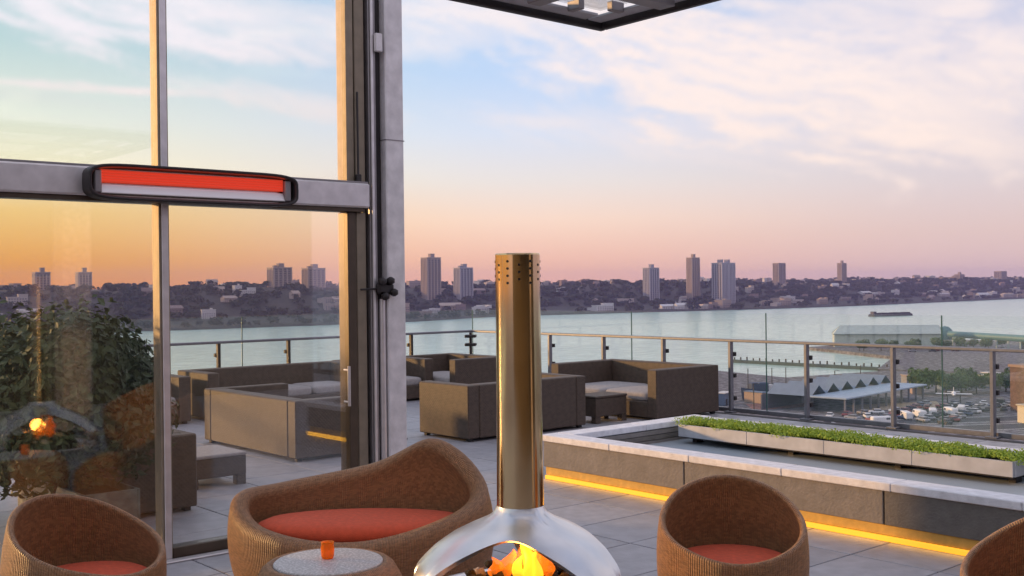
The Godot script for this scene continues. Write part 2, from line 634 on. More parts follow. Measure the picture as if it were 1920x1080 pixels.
func build_far():
	hill_noise = FastNoiseLite.new()
	hill_noise.seed = 5
	hill_noise.frequency = 0.004
	hill_noise.fractal_octaves = 4
	M.far_window = mat(0.06, 0.06, 0.08, 0.3)
	M.hill = grainy(mat(0.07, 0.065, 0.05, 0.95), noise_tex(0.02, 0.5, 1.0, 512, 31), 0.01)
	# river
	var wm = mat(0.60, 0.83, 0.75, 0.22)
	wm.metallic_specular = 0.28
	wm.normal_enabled = true
	var nn = FastNoiseLite.new()
	nn.seed = 14
	nn.frequency = 0.03
	nn.fractal_octaves = 4
	var nt = NoiseTexture2D.new()
	nt.width = 512
	nt.height = 512
	nt.seamless = true
	nt.as_normal_map = true
	nt.bump_strength = 3.0
	nt.noise = nn
	wm.normal_texture = nt
	wm.normal_scale = 0.09
	wm.uv1_triplanar = true
	wm.uv1_world_triplanar = true
	wm.uv1_scale = Vector3(0.012, 0.012, 0.03)
	wm.albedo_texture = noise_tex(0.008, 0.82, 1.0, 512, 51, 4)
	M.river = wm
	var pl = PlaneMesh.new()
	pl.size = Vector2(5600, 1700)
	setting("river", pl, wm, Vector3(1900, WATER_Y, -780))
	# hills
	var rows = []
	var ss = [0.0, 6.0, 35.0, 70.0, 100.0, 130.0, 170.0, 210.0, 255.0, 300.0, 400.0, 520.0, 800.0, 1400.0]
	for s in ss:
		var line = []
		for k in 121:
			var x = -800.0 + k * 45.0
			line.append(Vector3(x, hill_y(x, s), shore_z(x) - s))
		rows.append(line)
	var hb = Bag.new()
	hb.grid(rows)
	setting("hills", hb.mesh(), M.hill)
	# wood on the slope: reads as one mass
	var crown = clump(3, 90, 5.5, 5.0, 1.7, 5)
	for layer in 3:
		var mm = MultiMesh.new()
		mm.transform_format = MultiMesh.TRANSFORM_3D
		mm.mesh = crown
		var spots = []
		for k in 1900:
			var x = rng.randf_range(-200.0, 4300.0)
			var u = rng.randf()
			var s = rng.randf_range(95.0, 330.0) if u < 0.62 else (rng.randf_range(6.0, 40.0) if u < 0.72 else rng.randf_range(300.0, 900.0))
			if u >= 0.62 and u < 0.72 and x > 980.0 and rng.randf() < 0.6: continue
			var sc = rng.randf_range(0.55, 1.25)
			var t = Transform3D(Basis(Vector3.UP, rng.randf() * TAU).scaled(Vector3(sc * 1.3, sc, sc * 1.3)), Vector3(x, hill_y(x, s) + 2.6 * sc, shore_z(x) - s))
			spots.append(t)
		mm.instance_count = spots.size()
		for k in spots.size(): mm.set_instance_transform(k, spots[k])
		var mi = MultiMeshInstance3D.new()
		mi.name = numbered("distant_wood")
		mi.multimesh = mm
		var wood = [[0.035, 0.045, 0.03], [0.05, 0.05, 0.032], [0.028, 0.038, 0.032]][layer]
		mi.material_override = mat(wood[0], wood[1], wood[2], 0.9)
		add_child(mi)
		tag(mi, "dark wooded slope along the far shore below the towers", "woods", "trees on the far slope", "stuff")
	# towers, from the left: x, height of the roof, width; then metres behind the shore
	var warm = [mat(0.30, 0.23, 0.21, 0.8), mat(0.40, 0.32, 0.30, 0.8)]
	var grey = [mat(0.26, 0.25, 0.30, 0.8), mat(0.42, 0.40, 0.46, 0.8)]
	var list = [
		["slab tower furthest left, seen through the upper edge of left window pane", 443.0, 25.9, 17.5, warm, 1, 1],
		["narrow tower second from the left, behind the window pane", 491.0, 25.7, 15.9, warm, 1, 1],
		["left one of the twin broad towers seen through the glazed door", 745.0, 31.5, 28.1, warm, 1, 2],
		["right one of the twin broad towers seen through the glazed door", 815.0, 31.4, 27.7, warm, 1, 2],
		["tall pinkish tower just right of the white column", 984.0, 46.6, 24.9, warm, 1, 1],
		["blue grey tower between white column and fire pit flue", 1039.0, 31.3, 24.7, grey, 1, 2],
		["pale tower with single roof block, first right of the flue", 1377.0, 30.3, 23.2, grey, 1, 1],
		["slender tallest tower right of the flue", 1447.0, 47.0, 19.6, warm, 1, 1],
		["wide grey tower made of two joined shafts", 1476.0, 37.1, 35.0, grey, 2, 1],
		["squat brown tower right of the double shafted one", 1948.0, 44.8, 23.7, warm, 1, 0],
		["thin tower standing alone above the wooded ridge", 2184.0, 46.0, 18.3, warm, 1, 1],
		["small stepped tower on the ridge at far right", 2785.0, 20.5, 24.4, warm, 1, 1],
		["low broad block on the ridge, furthest right", 3143.0, 29.6, 33.4, warm, 1, 0]]
	var behind = [330.0, 330.0, 300.0, 300.0, 190.0, 190.0, 170.0, 150.0, 110.0, 320.0, 300.0, 330.0, 420.0]
	for k in list.size():
		var L = list[k]
		tower(L[0], hill_y(L[1], behind[k]) - 4.0, L[2], L[3], L[3] * 0.62, L[1], behind[k], L[4], L[5], L[6])
	# low buildings along the shore and on the ridge
	var shades = [[0.46, 0.40, 0.39], [0.34, 0.27, 0.25], [0.58, 0.55, 0.56], [0.26, 0.19, 0.18], [0.42, 0.33, 0.29]]
	var protos = []
	for kind in 4:
		var hm = low_house(kind)
		var wn = windows_for(kind)
		for c in shades: protos.append([hm, mat(c[0], c[1], c[2], 0.85), wn])
	for k in 298:
		var on_ridge = k % 7 < 4
		var x = 120.0 + pow(rng.randf(), 0.8) * 3500.0
		var s = rng.randf_range(190.0, 560.0) if on_ridge else rng.randf_range(16.0, 150.0)
		if not on_ridge and x < 900.0 and rng.randf() < 0.55: s = rng.randf_range(120.0, 240.0)
		var p = protos[rng.randi() % protos.size()]
		var label = "small building among others on the far ridge under the sky" if on_ridge else "small waterfront building among others along the far shore"
		var t = thing("distant_building", label, "building", Vector3(x, hill_y(x, s) - 1.0, shore_z(x) - s), rng.randf_range(-0.5, 0.5), "low buildings on the far ridge" if on_ridge else "low buildings along the far shore")
		var w = rng.randf_range(14.0, 34.0) * (1.0 if not on_ridge else 0.8)
		var h = rng.randf_range(6.0, 13.0)
		var o = part("wall", p[0], p[1], t)
		o.scale = Vector3(w, h, w * 0.7)
		var q = tag(part("window", p[2], M.far_window, t), "", "", "", "stuff")
		q.scale = o.scale

# ------------------------------------------------------------------ the near bank, piers and what stands on them
func flat(points, top, bottom):
	var b = Bag.new()
	var poly = PackedVector2Array()
	for p in points: poly.append(Vector2(p[0], p[1]))
	var ids = Geometry2D.triangulate_polygon(poly)
	for k in range(0, ids.size(), 3):
		var q = []
		for i in 3: q.append(Vector3(poly[ids[k + i]].x, top, poly[ids[k + i]].y))
		b.tri(q[0], q[1], q[2], Vector3.UP)
	var mid = Vector2.ZERO
	for p in poly: mid += p / poly.size()
	for k in poly.size():
		var a = poly[k]
		var c = poly[(k + 1) % poly.size()]
		var side = (c - a).orthogonal()
		var away = Vector3(side.x, 0, side.y)
		if not Geometry2D.is_point_in_polygon((a + c) * 0.5 - side.normalized() * 0.05, poly): away = -away
		b.quad(Vector3(a.x, top, a.y), Vector3(c.x, top, c.y), Vector3(c.x, bottom, c.y), Vector3(a.x, bottom, a.y), away)
	return b.mesh()

func make_car(label, group, at, turn, paint, van = false):
	var t = thing("parked_van" if van else "parked_car", label, "van" if van else "car", at, turn, group)
	var b = Bag.new()
	var c = Bag.new()
	if van:
		b.box(Vector3(0, 1.25, 0), Vector3(5.4, 1.9, 2.0), 0.25)
		b.box(Vector3(2.9, 0.8, 0), Vector3(1.0, 0.95, 1.9), 0.2)
		c.box(Vector3(2.62, 1.65, 0), Vector3(0.35, 0.7, 1.75), 0.1)
		c.box(Vector3(1.6, 1.65, 0), Vector3(1.2, 0.6, 2.04), 0.05)
	else:
		b.box(Vector3(0, 0.62, 0), Vector3(4.4, 0.66, 1.8), 0.2)
		b.box(Vector3(-0.2, 1.4, 0), Vector3(1.9, 0.1, 1.4), 0.04)
		c.box(Vector3(-0.2, 1.14, 0), Vector3(2.4, 0.48, 1.55), 0.2)
	part("body", b.mesh(), paint, t)
	part("window", c.mesh(), M.far_window, t)
	for sx in [-1.35, 1.4]:
		for sz in [-0.85, 0.85]:
			var w = Bag.new()
			w.tube(Vector3(sx, 0.33, sz - 0.1), Vector3(sx, 0.33, sz + 0.1), 0.33, 10)
			part("wheel", w.mesh(), M.dark, t)
	return t

func make_tree(label, group, at, size, seed_, m):
	var t = thing("leafy_tree", label, "tree", at, rng.randf() * TAU, group)
	var b = Bag.new()
	b.lathe([Vector2(0.28, 0), Vector2(0.2, 1.2), Vector2(0.13, 3.4), Vector2(0.05, 5.0)], 8)
	for k in 4: b.bar(Vector3(0, 2.4 + 0.4 * k, 0), Vector3(cos(k * 1.7) * 1.6, 4.2 + 0.4 * k, sin(k * 1.7) * 1.6), 0.1, 0.1)
	part("trunk", b.mesh(), M.bark, t)
	part("crown", clump(seed_, 1300, 3.6, 3.1, 0.42, 9), m, t, Vector3(0, 3.7, 0))
	t.scale = Vector3.ONE * size
	return t

func build_bank():
	M.concrete = grainy(mat(0.36, 0.33, 0.36, 0.85), noise_tex(0.02, 0.3, 1.0, 512, 61), 0.03)
	M.asphalt = grainy(mat(0.085, 0.08, 0.095, 0.85), T.coarse, 0.05)
	setting("riverbank", flat([[-900, -210], [250, -250], [386, -313], [374, -264], [432, -252], [436, -222], [900, -40], [900, 260], [-900, 260]], LAND_Y, LAND_Y - 4.0), M.concrete)
	# two carriageways and the painted edge lines between them
	var road = Bag.new()
	var lines = Bag.new()
	var A = Vector3(120, LAND_Y + 0.004, -252)
	var B = Vector3(420, LAND_Y + 0.004, -66)
	var d = (B - A).normalized()
	var side = Vector3(-d.z, 0, d.x)
	for off in [0.0, 15.0]:
		road.quad(A + side * (off - 5.5), B + side * (off - 5.5), B + side * (off + 5.5), A + side * (off + 5.5), Vector3.UP)
		for e in [-5.0, 5.0]:
			var o = side * (off + e) + Vector3(0, 0.004, 0)
			lines.quad(A + o - side * 0.2, B + o - side * 0.2, B + o + side * 0.2, A + o + side * 0.2, Vector3.UP)
	setting("road", road.mesh(), M.asphalt)
	setting("road_marking", lines.mesh(), mat(0.7, 0.68, 0.66, 0.7))
	setting("red_paving", flat([[282, -214], [300, -206], [292, -196], [270, -202]], LAND_Y + 0.05, LAND_Y - 0.5), grainy(mat(0.42, 0.19, 0.16, 0.85), T.coarse, 0.1))
	setting("sand_yard", flat([[300, -190], [330, -176], [316, -166], [290, -178]], LAND_Y + 0.05, LAND_Y - 0.5), grainy(mat(0.58, 0.45, 0.30, 0.9), T.coarse, 0.1))
	# pier with the shed
	setting("pier_deck", flat([[440, -262], [452, -212], [700, -250], [700, -372], [566, -384], [520, -300]], LAND_Y - 0.3, LAND_Y - 4.0), M.concrete)
	var sh = thing("pier_shed", "long pale metal shed with pitched roof standing on the pier", "shed", Vector3(592, LAND_Y - 0.3, -346))
	sh.rotation.y = -atan2(-324.0 + 370.0, 608.0 - 574.0)
	var pale = grainy(mat(0.52, 0.58, 0.55, 0.6), T.fine, 0.05)
	var b = Bag.new()
	b.box(Vector3(0, 4.0, -9), Vector3(60, 8, 18))
	part("wall", b.mesh(), pale, sh)
	b = Bag.new()
	for s in [-1.0, 1.0]:
		b.quad(Vector3(-30.6, 7.8, -9 + s * 9.8), Vector3(30.6, 7.8, -9 + s * 9.8), Vector3(30.6, 12.8, -9), Vector3(-26.0, 12.8, -9), Vector3(0, 1, s))
		b.tri(Vector3(30.4, 7.9, -9 + 9), Vector3(30.4, 7.9, -18), Vector3(30.4, 12.6, -9), Vector3(1, 0, 0))
	b.tri(Vector3(-30.2, 7.9, 0), Vector3(-30.2, 7.9, -18), Vector3(-26.0, 12.7, -9), Vector3(-1, 0.2, 0))
	part("roof", b.mesh(), grainy(mat(0.46, 0.53, 0.52, 0.5), T.fine, 0.05), sh)
	var ribm = mat(0.40, 0.47, 0.45, 0.6)
	for k in 16: part("rib", cbox(Vector3(0.35, 7.6, 0.25), 0.0), ribm, sh, Vector3(-28 + k * 3.73, 3.9, 0.14))
	part("gutter", cbox(Vector3(61.5, 0.5, 0.5), 0.0), mat(0.16, 0.2, 0.2), sh, Vector3(0, 7.7, 0.95))
	# teal covered gangway with a round head
	var gw = thing("covered_gangway", "teal tube shaped gangway roof with round head beside pale shed", "gangway", Vector3(636, LAND_Y - 0.3, -333))
	gw.rotation.y = -atan2(-272.0 + 334.0, 607.0 - 637.0)
	var teal = grainy(mat(0.075, 0.20, 0.24, 0.5), T.fine, 0.05)
	b = Bag.new()
	b.tube(Vector3(0, 6.6, 0), Vector3(78, 6.6, 0), 1.9, 16)
	part("tube_roof", b.mesh(), teal, gw)
	b = Bag.new()
	b.lathe([Vector2(4.6, 3.2), Vector2(5.0, 6.0), Vector2(4.2, 9.0), Vector2(2.4, 10.8), Vector2(0.01, 11.4)], 20)
	part("round_head", b.mesh(), teal, gw)
	var pw = mat(0.36, 0.45, 0.46, 0.6)
	for k in 9: part("post", cbox(Vector3(0.6, 6.0, 0.6), 0.0), pw, gw, Vector3(-2.0 + k * 9.6, 3.0, 0))
	# breakwater
	var bw = thing("breakwater", "long dark timber breakwater lying low on the pale river", "breakwater", Vector3(452, WATER_Y - 0.4, -306))
	part("beam", cbox(Vector3(2.6, 2.0, 92), 0.2), mat(0.05, 0.075, 0.075, 0.8), bw, Vector3(0, 0.9, 0))
	for k in 24: part("pile", cbox(Vector3(0.6, 3.2 + (k % 3) * 0.5, 0.6), 0.1), M.bark, bw, Vector3(1.5, 1.4, -45 + k * 3.9))
	# barge out on the river
	var bg = thing("river_barge", "dark flat barge lying out on the open river", "barge", Vector3(1196, WATER_Y, -694), deg_to_rad(-14))
	b = Bag.new()
	b.box(Vector3(0, 0.6, 0), Vector3(62, 4.6, 12), 1.2)
	part("hull", b.mesh(), mat(0.03, 0.032, 0.04, 0.7), bg)
	b = Bag.new()
	for k in 6: b.box(Vector3(-22 + k * 9.2, 3.4, 0), Vector3(8.2, 1.4 + 0.6 * (k % 2), 9), 0.5)
	part("cargo", b.mesh(), mat(0.045, 0.045, 0.05, 0.9), bg)
	part("wheelhouse", cbox(Vector3(4.5, 3.4, 6), 0.3), mat(0.08, 0.08, 0.09), bg, Vector3(-27.5, 4.3, 0))
	# saw-tooth roofed hall
	var st = thing("sawtooth_hall", "open sided hall with pale blue zigzag saw tooth roof", "hall", Vector3(301, LAND_Y, -191.5))
	st.rotation.y = -atan2(-205.6 + 199.0, 374.0 - 307.0)
	b = Bag.new()
	var bays = 6
	var bw2 = 54.0 / bays
	for k in bays:
		var x0 = -23.0 + k * bw2
		b.quad(Vector3(x0, 4.6, 2), Vector3(x0 + bw2 * 0.5, 7.6, 2), Vector3(x0 + bw2 * 0.5, 7.6, -13), Vector3(x0, 4.6, -13), Vector3(-0.4, 1, 0))
		b.quad(Vector3(x0 + bw2 * 0.5, 7.6, 2), Vector3(x0 + bw2, 4.6, 2), Vector3(x0 + bw2, 4.6, -13), Vector3(x0 + bw2 * 0.5, 7.6, -13), Vector3(0.4, 1, 0))
		b.tri(Vector3(x0, 4.6, -13), Vector3(x0 + bw2 * 0.5, 7.6, -13), Vector3(x0 + bw2, 4.6, -13), Vector3(0, 0, -1))
	part("tooth_roof", b.mesh(), grainy(mat(0.22, 0.28, 0.38, 0.6), T.fine, 0.05), st)
	part("front_roof", cbox(Vector3(56, 0.5, 12), 0.1), grainy(mat(0.42, 0.52, 0.64, 0.55), T.fine, 0.05), st, Vector3(4, 4.6, 7.5))
	part("back_wall", cbox(Vector3(54, 4.6, 0.4), 0.0), mat(0.10, 0.10, 0.13), st, Vector3(0, 2.3, -12.6))
	for k in 11: part("post", cbox(Vector3(0.5, 4.4, 0.5), 0.0), mat(0.15, 0.15, 0.18), st, Vector3(-23.0 + k * 5.4, 2.2, 12.5))
	# dark blue working boat at the quay
	var bo = thing("work_boat", "dark blue boat with masts and small white cabin at the quay", "boat", Vector3(299, LAND_Y, -218), deg_to_rad(-28))
	rows_boat(bo)
	# vehicles
	var white = mat(0.78, 0.77, 0.78, 0.35)
	var tints = [mat(0.04, 0.045, 0.055, 0.3), mat(0.30, 0.30, 0.33, 0.3), mat(0.22, 0.03, 0.03, 0.3), mat(0.06, 0.08, 0.16, 0.3)]
	make_car("white van alone on the road, seen behind a railing post", "", Vector3(266, LAND_Y, -157.5), deg_to_rad(-32), white, true)
	var lot = [[281, -158.5, "leftmost white van of the cluster in the car park"], [287, -158, "second white van of the cluster in the car park"], [292.5, -157, "third white van of the cluster, below the winged shape"], [298, -154.5, "fourth white van of the cluster in the car park"], [305, -155, "rightmost white van of the cluster in the car park"]]
	for q in lot: make_car(q[2], "white vans in the car park", Vector3(q[0], LAND_Y, q[1]), deg_to_rad(20 + 35.0 * rng.randf()), white, true)
	for k in 26:
		var x = 278.0 + (k % 9) * 5.4 + rng.randf() * 2.0
		var z = -146.0 - (k / 9) * 8.5 - (k % 9) * 1.4
		if k / 9 == 1 and (k % 9) < 6: z += 2.0
		make_car("dark parked car in the crowded car park beyond the railing", "cars in the car park", Vector3(x, LAND_Y, z), deg_to_rad(60 + rng.randf() * 10.0), tints[rng.randi() % 4])
	for k in 7:
		var p = A + d * (135.0 + k * 19.0 + rng.randf() * 6.0) + side * (2.5 if k % 2 else 13.0)
		make_car("dark car driving on the riverside road", "cars on the road", Vector3(p.x, LAND_Y, p.z), -atan2(d.z, d.x), tints[k % 3])
	for k in 18:
		var x = 560.0 + k * 6.4
		make_car("parked car in the row before the pale pier shed", "cars on the pier", Vector3(x, LAND_Y - 0.3, -312.0 + k * 3.2 + (k % 2) * 5.0), rng.randf() * 3.0, tints[rng.randi() % 4])
	for k in 34:
		var x = 268.0 + (k % 12) * 6.1 + rng.randf() * 3.0
		var z = -176.0 + (k / 12) * 7.0 + (k % 12) * 1.6
		make_car("parked car in the loose rows between the hall and the trees", "cars beside the hall", Vector3(x, LAND_Y, z), rng.randf() * 3.0, [tints[rng.randi() % 4], white][int(rng.randf() < 0.3)])
	var shed_paint = [mat(0.62, 0.60, 0.60, 0.6), mat(0.12, 0.17, 0.26, 0.6), mat(0.36, 0.26, 0.20, 0.7), mat(0.24, 0.24, 0.26, 0.7)]
	for k in 26:
		var x = 262.0 + rng.randf() * 150.0
		var z = -236.0 + rng.randf() * 34.0 + (x - 262.0) * 0.18
		var sd = thing("yard_shed", "small flat roofed shed among the clutter of the quay", "shed", Vector3(x, LAND_Y, z), rng.randf() * 1.5, "small sheds on the quay")
		var w = rng.randf_range(3.0, 8.0)
		var hh = rng.randf_range(2.4, 4.2)
		part("wall", cbox(Vector3(w, hh, 3.0), 0.05), shed_paint[k % 4], sd, Vector3(0, hh * 0.5, 0))
		part("roof", cbox(Vector3(w + 0.5, 0.25, 3.5), 0.03), shed_paint[(k + 3) % 4], sd, Vector3(0, hh + 0.125, 0))
		part("door", cbox(Vector3(1.1, 2.0, 0.1), 0.0), M.dark, sd, Vector3(-w * 0.25, 1.0, 1.52))
	# white winged craft on stands
	var wc = thing("winged_aircraft", "white wide winged aircraft shape standing above the car park", "aircraft", Vector3(326, LAND_Y, -168), deg_to_rad(-62))
	wc.scale = Vector3.ONE * 0.62
	b = Bag.new()
	b.lathe([Vector2(0.05, -7.5), Vector2(0.7, -5.8), Vector2(1.1, -2.0), Vector2(1.1, 2.0), Vector2(0.6, 6.0), Vector2(0.05, 8.0)], 12)
	var fz = part("fuselage", b.mesh(), white, wc, Vector3(0, 5.2, 0))
	fz.rotation.x = PI / 2
	b = Bag.new()
	b.box(Vector3(0, 5.2, 0.6), Vector3(17, 0.35, 2.6), 0.1)
	b.box(Vector3(0, 5.6, -6.2), Vector3(6, 0.25, 1.4), 0.1)
	b.box(Vector3(0, 6.6, -6.2), Vector3(0.3, 2.6, 1.6), 0.1)
	part("wing", b.mesh(), white, wc)
	for sx in [-3.0, 3.0]: part("stand", cbox(Vector3(0.5, 4.6, 0.5), 0.05), M.dark, wc, Vector3(sx, 2.7 - 0.4, 0))
	# brown riverside building with a cream kiosk, at the right edge
	var br = thing("brown_building", "brown brick building at the right edge beyond the railing", "building", Vector3(325, LAND_Y, -136), deg_to_rad(-20))
	part("wall", cbox(Vector3(34, 13, 18), 0.1), grainy(mat(0.24, 0.14, 0.09, 0.85), T.coarse, 0.1), br, Vector3(8, 6.5, 0))
	part("parapet", cbox(Vector3(34.8, 0.8, 18.8), 0.1), mat(0.3, 0.2, 0.15), br, Vector3(8, 13.3, 0))
	for f in 3:
		for k in 8: part("window", cbox(Vector3(1.6, 1.8, 0.3), 0.0), M.far_window, br, Vector3(-6.5 + k * 4.1, 2.6 + f * 3.7, 9.0))
	var ki = thing("kiosk", "small cream kiosk before the brown building", "kiosk", Vector3(296, LAND_Y, -131.5), deg_to_rad(-20))
	part("wall", cbox(Vector3(4.4, 4.6, 4.0), 0.1), mat(0.62, 0.54, 0.38), ki, Vector3(0, 2.3, 0))
	part("roof", cbox(Vector3(5.0, 0.4, 4.6), 0.1), mat(0.5, 0.44, 0.34), ki, Vector3(0, 4.75, 0))
	# street lamps between the hall and the pier
	for q in [[318, -205, "street lamp standing behind the left end of saw tooth hall"], [345, -212, "street lamp standing behind the middle of saw tooth hall"], [372, -214, "street lamp standing behind the right end of saw tooth hall"], [262, -196, "street lamp beside the dark blue boat"]]:
		var lp = thing("street_lamp", q[2], "lamp post", Vector3(q[0], LAND_Y, q[1]), 0.0, "street lamps on the riverbank")
		b = Bag.new()
		b.tube(Vector3.ZERO, Vector3(0, 9.0, 0), 0.14, 8)
		part("pole", b.mesh(), M.dark, lp)
		part("lamp_arm", cbox(Vector3(2.2, 0.12, 0.12), 0.0), M.dark, lp, Vector3(1.0, 8.95, 0))
		part("lamp_head", cbox(Vector3(0.9, 0.18, 0.36), 0.05), M.grey_metal, lp, Vector3(2.2, 8.9, 0))
	# trees
	for k in 9: make_tree("green tree in the group above the car park", "trees above the car park", Vector3(348.0 + (k % 5) * 6.5, LAND_Y, -182.0 - (k / 5) * 9.0 + (k % 5) * 2.0), rng.randf_range(1.0, 1.35), 40 + k % 3, M.leaf[k % 2])
	for k in 22: make_tree("dark round tree in the row before the pale pier shed", "trees on the pier", Vector3(548.0 + k * 6.2, LAND_Y - 0.3, -345.0 + k * 4.4 + rng.randf() * 8.0), rng.randf_range(0.8, 1.15), 40 + k % 3, M.leaf[(k % 2) * 2])
	for k in 10: make_tree("dark tree in the clump beside the brown building", "trees by the brown building", Vector3(378.0 + (k % 5) * 8.0, LAND_Y, -172.0 + (k / 5) * 12.0 + (k % 5) * 3.0), rng.randf_range(1.2, 1.6), 41 + k % 2, M.leaf[2])

func rows_boat(t):
	var rows = []
	for r in [[0.0, 0.55], [0.9, 0.8], [2.6, 1.0], [3.4, 1.04]]:
		var line = []
		for k in 25:
			var u = k / 24.0 * 2.0 - 1.0
			var w = (1.0 - pow(absf(u), 3.0)) * 3.2 * r[1] + 0.05
			line.append(Vector3(u * 9.5 * (0.86 + 0.14 * r[1]), r[0] + pow(absf(u), 3.0) * 0.9 * r[0] / 3.4, w))
		for k in range(24, -1, -1):
			var p = line[k]
			line.append(Vector3(p.x, p.y, -p.z))
		rows.append(line)
	var b = Bag.new()
	b.grid(rows, true)
	part("hull", b.mesh(), mat(0.03, 0.05, 0.11, 0.5), t)
	part("deck", cbox(Vector3(17, 0.3, 5.0), 0.1), mat(0.12, 0.12, 0.14), t, Vector3(0, 3.0, 0))
	part("deckhouse", cbox(Vector3(6, 2.6, 3.6), 0.2), mat(0.05, 0.07, 0.13), t, Vector3(-3.5, 4.4, 0))
	part("deckhouse", cbox(Vector3(3.4, 2.2, 3.2), 0.2), mat(0.05, 0.07, 0.14), t, Vector3(3.8, 4.2, 0))
	part("cabin", cbox(Vector3(1.8, 1.8, 2.0), 0.1), mat(0.7, 0.7, 0.72), t, Vector3(0.6, 4.0, 0))
	for x in [-7.0, 1.5, 6.5]: part("mast", cbox(Vector3(0.22, 7.5, 0.22), 0.03), M.dark, t, Vector3(x, 6.6, 0))

# ------------------------------------------------------------------ terrace
const WALL_Z := -7.06
const RAIL_X := 12.36
const RAIL_Z := -15.45

func build_terrace():
	# slab and the block of the house below it
	setting("terrace_slab", cbox(Vector3(18.6, 0.5, 24.8), 0.02), M.grout, Vector3(3.3, -0.284, -3.3))
	setting("house_block", cbox(Vector3(18.0, 35.6, 24.2), 0.0), grainy(mat(0.3, 0.27, 0.26, 0.85), T.coarse, 0.2), Vector3(3.3, -0.534 - 17.8, -3.3))
	var fl = Node3D.new()
	fl.name = "terrace_floor"
	add_child(fl)
	tag(fl, "", "", "", "structure")
	var tw = 0.82
	var td = 0.615
	var shape = cbox(Vector3(tw - 0.011, 0.03, td - 0.011), 0.003)
	var spots = []
	for i in range(-18, 9):
		for j in range(-19, 22):
			var x = 5.61 + (i + 0.5) * tw
			var z = -4.04 + (j + 0.5) * td
			if x > RAIL_X + 0.2 or z < RAIL_Z - 0.25 or x < -5.5 or z > 8.6: continue
			if x > 7.3 and x < 9.0 and z > -7.2 and z < -2.6: continue
			var f = 0.6533 * x - 0.7571 * z
			var r = 0.7571 * x + 0.6533 * z
			var seen = f > 0.5 and absf(r) < f * 0.5 and 1.8 / f < 0.29
			spots.append([x, z, f if seen else 1000.0 + absf(f)])
	spots.sort_custom(func(a, b): return a[2] < b[2])
	var rest = Bag.new()
	for k in spots.size():
		var s = spots[k]
		if k < 300 and s[2] < 900.0:
			var p = part("tile", shape, M.tile[rng.randi() % 5], fl, Vector3(s[0], -0.0155 + rng.randf_range(-0.0008, 0.0), s[1]))
		else:
			rest.box(Vector3(s[0], -0.0155, s[1]), Vector3(tw - 0.007, 0.03, td - 0.007), 0.0)
	tag(part("tile_field", rest.mesh(), M.tile[0], fl), "", "", "", "stuff")
	# the house wall behind, which carries the canopy and darkens what the steel mirrors
	setting("house_wall", cbox(Vector3(24.0, 3.4, 0.3), 0.01), grainy(mat(0.055, 0.046, 0.04, 0.7), T.coarse, 0.7), Vector3(-1.6, 1.7, 3.6))

